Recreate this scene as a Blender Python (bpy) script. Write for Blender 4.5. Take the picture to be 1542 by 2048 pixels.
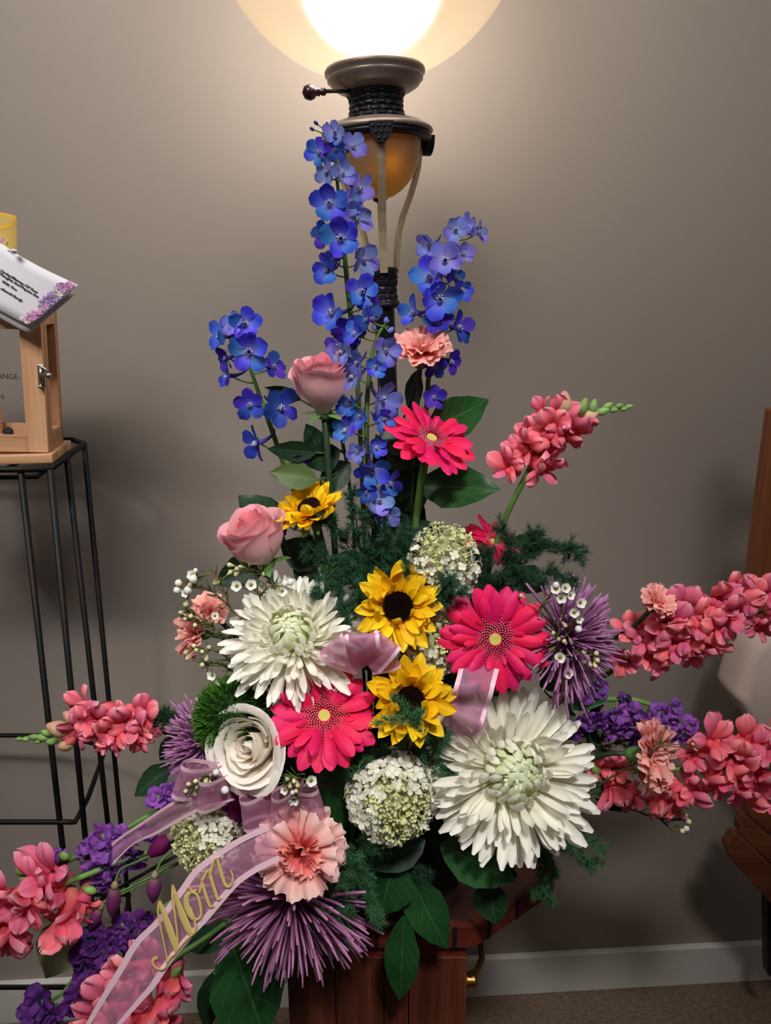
import bpy, math, random
from mathutils import Vector, Matrix, Euler
R = math.radians
rnd = random.Random(7)
for o in list(bpy.data.objects):
    bpy.data.objects.remove(o)
sc = bpy.context.scene
C = sc.collection
PI = math.pi

# ------------------------------------------------------------------ camera
FPX, PITCH, ZC = 1500.0, R(15.8), 1.40
cam_d = bpy.data.cameras.new('camera')
cam_d.sensor_fit = 'VERTICAL'; cam_d.sensor_height = 36.0
cam_d.lens = 36.0 * FPX / 2048.0
cam_d.clip_start = 0.02
cam = bpy.data.objects.new('camera', cam_d); C.objects.link(cam)
cam.location = (0, 0, ZC); cam.rotation_euler = (R(90) - PITCH, 0, 0)
sc.camera = cam
# ------------------------------------------------------------------ world and light
sc.view_settings.view_transform = 'Standard'
sc.view_settings.look = 'None'
sc.view_settings.exposure = 0.0
sc.view_settings.gamma = 1.0
sc.view_settings.use_curve_mapping = False
world = bpy.data.worlds.new('room_light'); sc.world = world
world.use_nodes = True
bg = world.node_tree.nodes['Background']
bg.inputs[0].default_value = (1.0, 0.95, 0.93, 1); bg.inputs[1].default_value = 0.065

def spot(name, loc, target, power, angle, blend, size, col):
    d = bpy.data.lights.new(name, 'SPOT'); d.energy = power; d.spot_size = R(angle); d.spot_blend = blend
    d.shadow_soft_size = size; d.color = col
    o = bpy.data.objects.new(name, d); C.objects.link(o); o.location = loc
    o.rotation_euler = (Vector(target) - Vector(loc)).to_track_quat('-Z', 'Y').to_euler()
    return o
# recessed ceiling downlights above and behind the photographer, then added spots brightening the wall
spot('overhead_spot', (0.25, -0.30, 2.58), (0.04, 0.80, 0.85), 185, 42, 1.0, 0.14, (1.0, 0.985, 0.965))
spot('overhead_spot', (-0.95, -0.25, 2.58), (-0.42, 0.82, 0.95), 98, 42, 1.0, 0.14, (1.0, 0.985, 0.965))
spot('overhead_spot', (-0.55, 0.05, 2.58), (-0.42, 1.23, 1.80), 135, 84, 1.0, 0.4, (1.0, 0.985, 0.965))  # added wall wash lifting the upper left wall, no known fixture
spot('overhead_spot', (0.75, 0.05, 2.58), (0.62, 1.27, 1.98), 66, 84, 1.0, 0.4, (1.0, 0.985, 0.965))  # matching fill spot, added to brighten the wall on the right

# ------------------------------------------------------------------ pixel helpers
FW = Vector((0, math.cos(PITCH), -math.sin(PITCH))); UP = Vector((0, math.sin(PITCH), math.cos(PITCH)))
CAM = Vector((0, 0, ZC))
def ray(u, v): return FW + Vector(((u - 771) / FPX, 0, 0)) + UP * ((1024 - v) / FPX)
def W(u, v, Y):
    d = ray(u, v); return CAM + d * (Y / d.y)
def S(u, v, Y): return Y / ray(u, v).y / FPX
def WZ(u, v, z):
    d = ray(u, v); return CAM + d * ((z - ZC) / d.z)

# ------------------------------------------------------------------ mesh helpers
def mk(name, V, F, mat, uv=None, smooth=True, mats=None, fm=None):
    if isinstance(mat, list) or isinstance(uv, bpy.types.Material): mat, uv = uv, mat
    me = bpy.data.meshes.new(name)
    me.from_pydata([tuple(p) for p in V], [], F)
    if uv is not None:
        l = me.uv_layers.new(name='uv')
        for lp in me.loops: l.data[lp.index].uv = uv[lp.vertex_index]
    if smooth: me.polygons.foreach_set('use_smooth', [True] * len(me.polygons))
    for m in (mats or [mat]): me.materials.append(m)
    if fm: me.polygons.foreach_set('material_index', fm)
    me.update()
    return me
def part(name, me, parent, M=None, stuff=False, label=None):
    o = bpy.data.objects.new(name, me); C.objects.link(o); o.parent = parent
    if M is not None: o.matrix_basis = M
    if stuff: o['kind'] = 'stuff'
    if label: o['label'] = label
    return o
def thing(name, label, cat, M=None, group=None, me=None):
    o = bpy.data.objects.new(name, me); C.objects.link(o)
    if M is not None: o.matrix_world = M; o.matrix_basis = M
    o['label'] = label; o['category'] = cat
    if group: o['group'] = group
    return o
def struct(name, me, M=None):
    o = bpy.data.objects.new(name, me); C.objects.link(o); o['kind'] = 'structure'
    if M is not None: o.matrix_basis = M
    return o
def orient(pos, facing, roll=0.0):
    z = Vector(facing).normalized()
    x = Vector((1, 0, 0)); x = (x - z * x.dot(z))
    if x.length < 0.15: x = Vector((0, 0, 1)) - z * z.z
    x.normalize(); y = z.cross(x)
    M = Matrix((x, y, z)).transposed().to_4x4(); M.translation = pos
    return M @ Matrix.Rotation(roll, 4, 'Z')
def frame(pos, xdir, zhint):
    x = Vector(xdir).normalized(); z = Vector(zhint); z = (z - x * z.dot(x)).normalized(); y = z.cross(x)
    M = Matrix((x, y, z)).transposed().to_4x4(); M.translation = pos
    return M
def fc(dx, up, tow=1.0): return Vector((dx, -tow, up)).normalized()
class MB:
    def __init__(s): s.V = []; s.F = []; s.U = []; s.I = []; s.idx = 0
    def add(s, V, F, uv=None, M=None):
        n = len(s.V)
        s.V += [(M @ Vector(p)) if M is not None else Vector(p) for p in V]
        s.F += [tuple(i + n for i in f) for f in F]
        s.U += uv if uv else [(0, 0)] * len(V)
        s.I += [s.idx] * len(F)
        return s
    def mesh(s, name, mat, smooth=True, mats=None): return mk(name, s.V, s.F, mat, s.U, smooth, mats, s.I if mats else None)
def interp(cp, u):
    for (a, b), (c, d) in zip(cp, cp[1:]):
        if u <= c:
            t = (u - a) / (c - a) if c > a else 0
            t = t * t * (3 - 2 * t) * .5 + t * .5
            return b + (d - b) * t
    return cp[-1][1]
SHP = {
 'ray':   [(0, .30), (.2, .62), (.5, .95), (.75, 1), (.9, .82), (1, .25)],
 'sun':   [(0, .35), (.25, .85), (.45, 1), (.7, .88), (.88, .5), (1, .04)],
 'mum':   [(0, .35), (.3, .62), (.65, .95), (.85, 1), (.95, .74), (1, .3)],
 'round': [(0, .22), (.25, .62), (.55, 1), (.8, .92), (.93, .62), (1, .22)],
 'oval':  [(0, .18), (.25, .68), (.5, 1), (.75, .88), (.92, .48), (1, .06)],
 'fan':   [(0, .12), (.3, .35), (.6, .72), (.85, 1), (1, .92)],
 'leaf':  [(0, .06), (.12, .55), (.35, 1), (.55, .95), (.75, .65), (.9, .28), (1, .01)],
 'lance': [(0, .25), (.3, .9), (.5, 1), (.8, .6), (1, .02)],
}
def petal(L, Wd, shape, b0=0, b1=0, b2=0, cup=0., nu=6, nv=4, ruf=0., rfreq=3., zig=0., twist=0., rd=None, fold=0., wav=0.):
    """sheet along +X, width along Y, upper face +Z; b0 start angle, b1/b2 bend towards +Z (radians over the length)"""
    rd = rd or rnd
    cp = SHP[shape]; V = []; U = []; F = []
    x = z = 0.0; ph = rd.random() * 6; ds = L / nu
    for i in range(nu + 1):
        u = i / nu
        ang = b0 + b1 * u + b2 * u * u
        if i: x += ds * math.cos(ang); z += ds * math.sin(ang)
        w = Wd / 2 * interp(cp, u)
        nx, nz = -math.sin(ang), math.cos(ang)
        tw = twist * u
        for j in range(nv + 1):
            v = -1 + 2 * j / nv
            h = cup * w * (v * v - .4) + fold * w * abs(v)
            h += ruf * Wd * (u ** 1.6) * math.sin(rfreq * v + ph) + wav * Wd * math.sin(5 * u + ph) * v
            ext = zig * L * ((j % 2) - .5) if i == nu else 0
            y = w * v
            yy = y * math.cos(tw) - h * math.sin(tw); hh = y * math.sin(tw) + h * math.cos(tw)
            V.append((x + nx * hh + ext * math.cos(ang), yy, z + nz * hh + ext * math.sin(ang)))
            U.append((u, (v + 1) / 2))
    for i in range(nu):
        for j in range(nv):
            a = i * (nv + 1) + j
            F.append((a, a + nv + 1, a + nv + 2, a + 1))
    return V, F, U
def tube(P, rad, n=6, cap=True):
    P = [Vector(p) for p in P]; V = []; F = []; U = []
    if not isinstance(rad, (list, tuple)): rad = [rad] * len(P)
    prev = None
    for i, p in enumerate(P):
        d = (P[min(i + 1, len(P) - 1)] - P[max(i - 1, 0)]).normalized()
        if prev is None:
            a = Vector((0, 0, 1)) if abs(d.z) < .9 else Vector((1, 0, 0))
            s = d.cross(a).normalized()
        else:
            s = (prev - d * prev.dot(d)).normalized()
        prev = s; t = d.cross(s)
        for k in range(n):
            q = 2 * PI * k / n
            V.append(p + (s * math.cos(q) + t * math.sin(q)) * rad[i]); U.append((i / (len(P) - 1), k / n))
    for i in range(len(P) - 1):
        for k in range(n):
            a = i * n + k; b = i * n + (k + 1) % n
            F.append((a, b, b + n, a + n))
    if cap:
        F.append(tuple(range(n - 1, -1, -1))); F.append(tuple(range(len(V) - n, len(V))))
    return V, F, U
def lathe(prof, n=32, mod=None):
    V = []; F = []; U = []
    for i, (r, z) in enumerate(prof):
        for k in range(n):
            q = 2 * PI * k / n; rr = r * (mod(i, k) if mod else 1)
            V.append((rr * math.cos(q), rr * math.sin(q), z)); U.append((i / max(1, len(prof) - 1), k / n))
    for i in range(len(prof) - 1):
        for k in range(n):
            a = i * n + k; b = i * n + (k + 1) % n
            F.append((a, b, b + n, a + n))
    return V, F, U
def ball(r, n=8, m=5, sz=1.0, c=(0, 0, 0)):
    pr = [(max(1e-5, r * math.sin(PI * i / m)), -r * sz * math.cos(PI * i / m)) for i in range(m + 1)]
    V, F, U = lathe(pr, n)
    return [(x + c[0], y + c[1], z + c[2]) for x, y, z in V], F, U
def box(x0, x1, y0, y1, z0, z1, bev=0.0):
    if bev <= 0:
        V = [(x, y, z) for z in (z0, z1) for y in (y0, y1) for x in (x0, x1)]
        return V, [(0, 2, 3, 1), (4, 5, 7, 6), (0, 1, 5, 4), (2, 6, 7, 3), (0, 4, 6, 2), (1, 3, 7, 5)], None
    import bmesh
    bm = bmesh.new(); bmesh.ops.create_cube(bm, size=1)
    for w in bm.verts:
        w.co = Vector(((x0 + x1) / 2 + w.co.x * (x1 - x0), (y0 + y1) / 2 + w.co.y * (y1 - y0), (z0 + z1) / 2 + w.co.z * (z1 - z0)))
    bmesh.ops.bevel(bm, geom=list(bm.edges), offset=bev, segments=2, affect='EDGES', profile=.6)
    bm.verts.index_update()
    V = [tuple(w.co) for w in bm.verts]; F = [tuple(w.index for w in f.verts) for f in bm.faces]
    bm.free(); return V, F, None
def prism(poly, h0, h1):
    n = len(poly); V = [(x, y, h0) for x, y in poly] + [(x, y, h1) for x, y in poly]
    return V, [tuple(range(n - 1, -1, -1)), tuple(range(n, 2 * n))] + [(i, (i + 1) % n, (i + 1) % n + n, i + n) for i in range(n)], None
def bez(P, n=10):
    P = [Vector(p) for p in P]; out = []
    for i in range(n + 1):
        t = i / n; Q = P[:]
        while len(Q) > 1: Q = [a.lerp(b, t) for a, b in zip(Q, Q[1:])]
        out.append(Q[0])
    return out
def spline(P, k=4):
    P = [Vector(p) for p in P]; out = []
    for i in range(len(P) - 1):
        a = P[max(i - 1, 0)]; b = P[i]; c = P[i + 1]; d = P[min(i + 2, len(P) - 1)]
        for j in range(k):
            t = j / k
            out.append(.5 * ((2 * b) + (c - a) * t + (2 * a - 5 * b + 4 * c - d) * t * t + (3 * b - a - 3 * c + d) * t ** 3))
    out.append(P[-1]); return out

# ------------------------------------------------------------------ materials
def lin(c):
    return tuple((x / 255 / 12.92 if x / 255 <= .04045 else ((x / 255 + .055) / 1.055) ** 2.4) for x in c) + (1,)
class N:
    def __init__(s, name):
        s.m = bpy.data.materials.new(name); s.m.use_nodes = True; s.t = s.m.node_tree; s.t.nodes.clear()
        s.out = s.new('ShaderNodeOutputMaterial')
    def new(s, typ, **kw):
        n = s.t.nodes.new(typ)
        for k, v in kw.items():
            if k.startswith('i_'): n.inputs[k[2:].replace('_', ' ')].default_value = v
            else: setattr(n, k, v)
        return n
    def link(s, a, b): s.t.links.new(a, b)
    def mixc(s, fac, a, b, typ='MIX'):
        n = s.new('ShaderNodeMix', data_type='RGBA', blend_type=typ)
        for k, x in ((0, fac), (6, a), (7, b)):
            if hasattr(x, 'is_output'): s.link(x, n.inputs[k])
            else: n.inputs[k].default_value = x
        return n.outputs[2]
    def math(s, op, a, b=None, c=None):
        n = s.new('ShaderNodeMath', operation=op)
        for k, x in enumerate((a, b, c)):
            if x is None: continue
            if hasattr(x, 'is_output'): s.link(x, n.inputs[k])
            else: n.inputs[k].default_value = x
        return n.outputs[0]
    def noise(s, scale, vec=None, detail=3, stretch=None):
        n = s.new('ShaderNodeTexNoise'); n.inputs['Scale'].default_value = scale; n.inputs['Detail'].default_value = detail
        if vec is not None:
            if stretch:
                mp = s.new('ShaderNodeMapping'); mp.inputs['Scale'].default_value = stretch
                s.link(vec, mp.inputs['Vector']); vec = mp.outputs[0]
            s.link(vec, n.inputs['Vector'])
        return n.outputs['Fac']
    def ramp(s, fac, stops):
        n = s.new('ShaderNodeValToRGB'); e = n.color_ramp.elements
        while len(e) < len(stops): e.new(.5)
        for x, (p, c) in zip(e, stops): x.position = p; x.color = c
        s.link(fac, n.inputs[0]); return n.outputs[0]
    def prin(s, col, rough=.5, spec=.4, metal=0, **kw):
        n = s.new('ShaderNodeBsdfPrincipled')
        for k, x in (('Base Color', col), ('Roughness', rough), ('Specular IOR Level', spec), ('Metallic', metal)):
            if hasattr(x, 'is_output'): s.link(x, n.inputs[k])
            else: n.inputs[k].default_value = x
        return n
    def bump(s, h, strength, dist, p):
        b = s.new('ShaderNodeBump'); b.inputs['Strength'].default_value = strength; b.inputs['Distance'].default_value = dist
        s.link(h, b.inputs['Height']); s.link(b.outputs[0], p.inputs['Normal'])
    def done(s, sh): s.link(sh, s.out.inputs[0]); return s.m
def petal_mat(name, stops, var=.12, hue=.012, vein=.16, trans=.28, rough=.6, vs=26, spec=.25):
    n = N(name); uv = n.new('ShaderNodeUVMap').outputs[0]
    sx = n.new('ShaderNodeSeparateXYZ'); n.link(uv, sx.inputs[0])
    col = n.ramp(sx.outputs[0], [(p, lin(c)) for p, c in stops])
    vn = n.noise(1.0, uv, 2, (2.2, vs, 1))
    k = n.math('MULTIPLY_ADD', vn, vein * 2, 1 - vein)
    oi = n.new('ShaderNodeObjectInfo')
    kv = n.math('MULTIPLY_ADD', oi.outputs['Random'], var * 2, 1 - var)
    hs = n.new('ShaderNodeHueSaturation'); n.link(col, hs.inputs['Color'])
    n.link(n.math('MULTIPLY', k, kv), hs.inputs['Value'])
    n.link(n.math('MULTIPLY_ADD', oi.outputs['Random'], hue * 2, .5 - hue), hs.inputs['Hue'])
    p = n.prin(hs.outputs[0], rough, spec)
    n.bump(vn, .35, .0008, p)
    if trans > 0:
        t = n.new('ShaderNodeBsdfTranslucent'); n.link(hs.outputs[0], t.inputs[0])
        m = n.new('ShaderNodeMixShader'); m.inputs[0].default_value = trans
        n.link(p.outputs[0], m.inputs[1]); n.link(t.outputs[0], m.inputs[2]); return n.done(m.outputs[0])
    return n.done(p.outputs[0])
def plain(name, c, rough=.6, spec=.3, metal=0, var=.0, nscale=0, namt=.2):
    n = N(name); col = lin(c)
    if var or nscale:
        k = None
        if nscale:
            tc = n.new('ShaderNodeTexCoord')
            k = n.math('MULTIPLY_ADD', n.noise(nscale, tc.outputs['Object'], 4), namt * 2, 1 - namt)
        if var:
            oi = n.new('ShaderNodeObjectInfo'); kv = n.math('MULTIPLY_ADD', oi.outputs['Random'], var * 2, 1 - var)
            k = n.math('MULTIPLY', k, kv) if k is not None else kv
        hs = n.new('ShaderNodeHueSaturation'); hs.inputs['Color'].default_value = col; n.link(k, hs.inputs['Value']); col = hs.outputs[0]
    return n.done(n.prin(col, rough, spec, metal).outputs[0])
def leaf_mat(name, c1, c2, rough=.38):
    n = N(name); uv = n.new('ShaderNodeUVMap').outputs[0]
    sx = n.new('ShaderNodeSeparateXYZ'); n.link(uv, sx.inputs[0])
    a = n.math('ABSOLUTE', n.math('SUBTRACT', sx.outputs[1], .5))
    mid = n.math('LESS_THAN', a, .018)
    w = n.math('FRACT', n.math('MULTIPLY', n.math('SUBTRACT', sx.outputs[0], n.math('MULTIPLY', a, .55)), 6.5))
    side = n.math('MULTIPLY', n.math('LESS_THAN', n.math('ABSOLUTE', n.math('SUBTRACT', w, .5)), .045), .55)
    ve = n.math('MAXIMUM', mid, side)
    tc = n.new('ShaderNodeTexCoord')
    nz = n.noise(28, tc.outputs['Object'], 5)
    col = n.mixc(nz, lin(c1), lin(c2))
    lite = n.mixc(.5, lin(c2), lin((120, 150, 95)))
    col = n.mixc(n.math('MULTIPLY', ve, .35), col, lite)
    oi = n.new('ShaderNodeObjectInfo'); hs = n.new('ShaderNodeHueSaturation'); n.link(col, hs.inputs['Color'])
    n.link(n.math('MULTIPLY_ADD', oi.outputs['Random'], .4, .8), hs.inputs['Value'])
    p = n.prin(hs.outputs[0], rough, .35)
    n.bump(n.math('SUBTRACT', n.math('MULTIPLY', nz, .3), ve), .5, .0007, p)
    t = n.new('ShaderNodeBsdfTranslucent'); n.link(hs.outputs[0], t.inputs[0])
    m = n.new('ShaderNodeMixShader'); m.inputs[0].default_value = .12
    n.link(p.outputs[0], m.inputs[1]); n.link(t.outputs[0], m.inputs[2]); return n.done(m.outputs[0])
def wood_mat(name, c1, c2, c3, scale=1.0, axis='Z', rough=.4, spec=.4):
    n = N(name); tc = n.new('ShaderNodeTexCoord')
    st = {'Z': (38, 38, 1.6), 'X': (1.6, 38, 38), 'Y': (38, 1.6, 38)}[axis]
    oi = n.new('ShaderNodeObjectInfo')
    va = n.new('ShaderNodeVectorMath', operation='ADD'); n.link(tc.outputs['Object'], va.inputs[0])
    cx = n.new('ShaderNodeCombineXYZ')
    for i in range(3): n.link(n.math('MULTIPLY', oi.outputs['Random'], 3.7 + i), cx.inputs[i])
    n.link(cx.outputs[0], va.inputs[1])
    g = n.noise(scale, va.outputs[0], 6, st)
    g2 = n.noise(scale * 5, va.outputs[0], 2, st)
    f = n.math('MULTIPLY_ADD', g2, .3, n.math('MULTIPLY', g, .8))
    col = n.ramp(f, [(.3, lin(c1)), (.52, lin(c2)), (.72, lin(c3))])
    hs = n.new('ShaderNodeHueSaturation'); n.link(col, hs.inputs['Color'])
    n.link(n.math('MULTIPLY_ADD', oi.outputs['Random'], .24, .88), hs.inputs['Value'])
    p = n.prin(hs.outputs[0], rough, spec); n.bump(f, .25, .001, p)
    return n.done(p.outputs[0])

M_blue = petal_mat('delphinium_blue', [(0, (165, 168, 225)), (.3, (98, 124, 222)), (.7, (58, 92, 212)), (1, (54, 66, 188))], .2, .03, .25)
M_lav = petal_mat('delphinium_lavender', [(0, (175, 175, 222)), (.35, (138, 145, 222)), (.75, (112, 122, 212)), (1, (100, 88, 170))], .16, .03, .25)
M_deep = petal_mat('delphinium_deep', [(0, (90, 90, 190)), (.4, (42, 48, 175)), (1, (36, 34, 140))], .2, .03, .25)
M_bee = petal_mat('delphinium_bee', [(0, (40, 36, 90)), (.6, (190, 195, 225)), (1, (215, 215, 235))], .1)
M_spur = petal_mat('delphinium_spur', [(0, (80, 78, 170)), (1, (60, 48, 90))], .2)
M_snap = petal_mat('snapdragon_pink', [(0, (226, 84, 104)), (.45, (238, 104, 128)), (.85, (242, 128, 150)), (1, (248, 172, 182))], .12, .015, .22)
M_snapdeep = petal_mat('snapdragon_throat', [(0, (240, 130, 130)), (.5, (236, 90, 112)), (1, (232, 84, 112))], .1)
M_snapbud = petal_mat('snapdragon_bud', [(0, (190, 190, 120)), (.4, (226, 190, 150)), (1, (232, 150, 150))], .1)
M_stock = petal_mat('stock_purple', [(0, (178, 150, 205)), (.3, (148, 90, 178)), (1, (134, 72, 166))], .22, .02, .2)
M_stockdk = petal_mat('stock_dark_purple', [(0, (120, 84, 165)), (.4, (102, 50, 132)), (1, (96, 44, 124))], .22, .02, .2)
M_gerb = petal_mat('gerbera_pink', [(0, (205, 12, 70)), (.5, (232, 26, 92)), (1, (236, 40, 104))], .1, .008, .2, .22, .5)
M_gring = petal_mat('gerbera_florets', [(0, (130, 8, 40)), (.7, (196, 26, 76)), (.9, (220, 70, 110)), (1, (236, 160, 165))], .1)
M_sun = petal_mat('sunflower_yellow', [(0, (240, 168, 10)), (.35, (250, 202, 16)), (1, (252, 214, 36))], .08, .01, .16, .25)
M_white = petal_mat('mum_white', [(0, (240, 240, 196)), (.35, (249, 245, 228)), (1, (251, 248, 238))], .03, .004, .07, .3)
M_mumgreen = petal_mat('mum_green_white', [(0, (190, 205, 110)), (.5, (222, 232, 170)), (1, (240, 243, 215))], .05, .004, .08, .3)
M_spider = petal_mat('spider_mum_mauve', [(0, (120, 58, 112)), (.5, (158, 96, 150)), (1, (190, 130, 176))], .14, .012, .1, .2)
M_spider2 = petal_mat('spider_mum_plum', [(0, (114, 56, 102)), (.5, (156, 94, 142)), (1, (188, 128, 168))], .14, .012, .1, .2)
M_rosep = petal_mat('rose_pink', [(0, (236, 214, 200)), (.5, (240, 196, 196)), (1, (244, 178, 188))], .05, .006, .07, .3)
M_roseq = petal_mat('rose_inner_pink', [(0, (240, 170, 176)), (1, (246, 150, 165))], .05, .006, .07, .3)
M_rosew = petal_mat('rose_white', [(0, (240, 218, 196)), (.5, (249, 238, 222)), (1, (251, 244, 234))], .03, .004, .06, .3)
M_carn = petal_mat('carnation_salmon', [(0, (232, 120, 112)), (.6, (245, 160, 152)), (1, (248, 188, 178))], .07, .008, .14, .25)
M_carnp = petal_mat('carnation_pale_pink', [(0, (232, 110, 105)), (.5, (244, 170, 165)), (1, (246, 206, 198))], .06, .008, .14, .25)
M_carni = petal_mat('carnation_inner', [(0, (222, 84, 80)), (.7, (240, 128, 120)), (1, (246, 176, 168))], .07, .008, .14, .25)
M_hyd = petal_mat('hydrangea_white', [(0, (226, 228, 180)), (.5, (240, 238, 224)), (1, (238, 236, 226))], .09, .006, .06, .25)
M_hydg = petal_mat('hydrangea_green', [(0, (206, 210, 140)), (1, (230, 230, 178))], .12, .01, .06, .25)
M_wax = petal_mat('waxflower_white', [(0, (200, 205, 160)), (.5, (240, 240, 232)), (1, (243, 243, 238))], .05, .004, .05, .25)
M_waxbud = plain('waxflower_bud', (196, 192, 140), .5, .4, var=.25)
M_waxc = plain('waxflower_centre', (120, 110, 50), .6)
M_campan = petal_mat('nodding_bud_purple', [(0, (150, 130, 110)), (.3, (124, 52, 104)), (1, (100, 40, 90))], .15)
M_magenta = petal_mat('magenta_petal', [(0, (120, 20, 90)), (1, (136, 22, 100))], .1)
M_stem = plain('stem_green', (92, 130, 62), .5, .35, var=.2, nscale=60)
M_stemdk = plain('stem_dark_green', (48, 72, 44), .55, .3, var=.2, nscale=60)
M_twig = plain('twig_brown', (110, 92, 62), .7, .2, var=.2, nscale=80)
M_calyx = plain('calyx_green', (84, 122, 62), .5, .35, var=.2, nscale=40)
M_budgreen = plain('bud_green', (122, 156, 84), .5, .3, var=.2)
M_leaf = leaf_mat('leaf_salal', (18, 52, 24), (38, 84, 40))
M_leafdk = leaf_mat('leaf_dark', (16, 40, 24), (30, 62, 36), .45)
M_leafol = leaf_mat('leaf_olive', (56, 76, 34), (78, 96, 44), .5)
M_leafpale = leaf_mat('leaf_pale_back', (140, 156, 106), (162, 176, 126), .6)
M_fern = plain('fern_needles', (60, 104, 66), .6, .2, var=.25)
M_ferndk = plain('fern_needles_dark', (40, 74, 50), .6, .2, var=.25)
M_dian = petal_mat('dianthus_green', [(0, (30, 66, 16)), (.5, (56, 108, 26)), (1, (96, 150, 48))], .2, .01, .1, .2)
M_sundisc = plain('sunflower_disc', (38, 20, 12), .8, .1, nscale=300, namt=.5)
M_gdisc = plain('gerbera_disc', (190, 180, 90), .8, .1, nscale=500, namt=.3)
M_foam = plain('dark_moss', (18, 30, 18), .9, .1, nscale=60, namt=.4)

# ================================================================== STRUCTURE
def wall_mat():
    n = N('wall_paint'); tc = n.new('ShaderNodeTexCoord')
    nz = n.noise(2.2, tc.outputs['Object'], 4)
    col = n.mixc(nz, lin((143, 132, 123)), lin((149, 138, 129)))
    p = n.prin(col, .62, .25)
    n.bump(n.noise(260, tc.outputs['Object'], 2), .06, .001, p); return n.done(p.outputs[0])
def carpet_mat():
    n = N('carpet_beige'); tc = n.new('ShaderNodeTexCoord')
    f = n.noise(3.0, tc.outputs['Object'], 6, (26, 120, 1)); f2 = n.noise(160, tc.outputs['Object'], 3)
    col = n.ramp(n.math('MULTIPLY_ADD', f2, .35, n.math('MULTIPLY', f, .65)), [(.32, lin((84, 68, 57))), (.5, lin((112, 94, 80))), (.7, lin((134, 116, 100)))])
    p = n.prin(col, .95, .05); n.bump(f2, .6, .003, p); return n.done(p.outputs[0])
M_wall = wall_mat(); M_carpet = carpet_mat()
M_base = plain('baseboard_paint', (205, 200, 194), .45, .4, nscale=3, namt=.04)
M_ceil = plain('ceiling_paint', (215, 208, 198), .8, .2, nscale=3, namt=.03)
A = math.atan(.0635)
WM = Matrix.Translation((0, 1.231, 0)) @ Matrix.Rotation(A, 4, 'Z')
def wy(x): return 1.231 + .0635 * x
struct('floor', mk('floor', *box(-2.6, 2.6, -2.2, 1.6, -.06, 0)[:2], M_carpet, smooth=False))
struct('wall_back', mk('wall_back', *box(-2.6, 2.6, 0, .1, 0, 2.62)[:2], M_wall, smooth=False), WM)
struct('baseboard_back', mk('baseboard_back', *box(-2.6, 2.6, -.014, 0, 0, .098, .003)[:2], M_base, smooth=False), WM)
struct('ceiling', mk('ceiling', *box(-2.6, 2.6, -2.2, 1.6, 2.6, 2.66)[:2], M_ceil, smooth=False))

# ================================================================== TABLE
M_mah = wood_mat('mahogany_front', (48, 22, 15), (84, 41, 28), (112, 60, 40), 1.0, 'Z', .38)
M_mahx = wood_mat('mahogany_top', (58, 20, 15), (90, 34, 26), (112, 46, 34), .9, 'X', .3, .5)
M_groove = plain('groove_dark', (22, 10, 8), .8)
M_brass = plain('aged_brass', (150, 112, 60), .35, .5, .95, nscale=40, namt=.2)
TH = .65
tc0 = WZ(760, 1850, TH); TX = tc0.x - .004; TY = tc0.y
table = thing('pedestal_table', 'dark mahogany octagonal pedestal table with notched edge under the flowers', 'table', Matrix.Translation((TX, TY, 0)))
crn = WZ(1115, 1742, TH)
hx = crn.x - TX; hf = WZ(952, 1868, TH).x - TX; d1 = crn.y - TY; d2 = d1 + .07; d3 = d2 + d1
poly = [(-hf, 0), (hf, 0), (hx, d1), (hx, d2), (hf, d3), (-hf, d3), (-hx, d2), (-hx, d1)]
def inset(p, k):
    cx, cy = 0, d3 / 2
    return [(cx + (x - cx) * (1 - k / hx), cy + (y - cy) * (1 - k / (d3 / 2))) for x, y in p]
def rounded(p, r=.014, n=4):
    out = []
    for i in range(len(p)):
        a, b, c = Vector(p[i - 1]), Vector(p[i]), Vector(p[(i + 1) % len(p)])
        p0 = b + (a - b).normalized() * r; p1 = b + (c - b).normalized() * r
        for q in bez([p0.to_3d(), b.to_3d(), p1.to_3d()], n): out.append((q.x, q.y))
    return out
def topmesh():
    rp = rounded(poly); mb = MB(); n = len(rp)
    rings = [(inset(rp, .010), -.040), (inset(rp, .002), -.038), (rp, -.035), (rp, -.005), (inset(rp, .002), -.0012), (inset(rp, .006), 0)]
    V = [(x, y, z) for r_, z in rings for x, y in r_]
    F = [tuple(range(n - 1, -1, -1)), tuple(range(5 * n, 6 * n))]
    for k in range(5):
        for i in range(n): F.append((k * n + i, k * n + (i + 1) % n, (k + 1) * n + (i + 1) % n, (k + 1) * n + i))
    return mk('table_top', V, F, M_mahx, smooth=False)
part('table_top', topmesh(), table, Matrix.Translation((0, 0, TH)))
gr = mk('edge_groove', *box(-.0028, .0028, -.0007, .006, -.0355, -.0035)[:2], M_groove, smooth=False)
for i in range(8):
    a = Vector(poly[i]); b = Vector(poly[(i + 1) % 8]); L = (b - a).length; n_ = max(1, round(L / .048))
    for k in range(n_):
        q = a.lerp(b, (k + .5) / n_)
        part('edge_groove', gr, table, Matrix.Translation((q.x, q.y, TH)) @ Matrix.Rotation(math.atan2(b.y - a.y, b.x - a.x), 4, 'Z'))
bw = hf - .006
part('cabinet_body', mk('cabinet_body', *box(-bw + .006, bw - .006, .014, d3 - .02, .02, TH - .04)[:2], M_mah, smooth=False), table)
part('apron', mk('apron', *box(-bw + .002, bw - .002, .008, .02, TH - .062, TH - .04, .002)[:2], M_mahx, smooth=False), table)
e = [-bw, -bw + .062, -bw + .125, bw - .075, bw]
for a, b in zip(e, e[1:]):
    part('front_plank', mk('front_plank', *box(a + .0006, b - .0006, .006, .018, .03, TH - .058, .0012)[:2], M_mah, smooth=False), table)
part('plinth', mk('plinth', *box(-bw - .01, bw + .01, .0, d3 - .01, 0, .03, .003)[:2], M_mahx, smooth=False), table)
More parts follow.
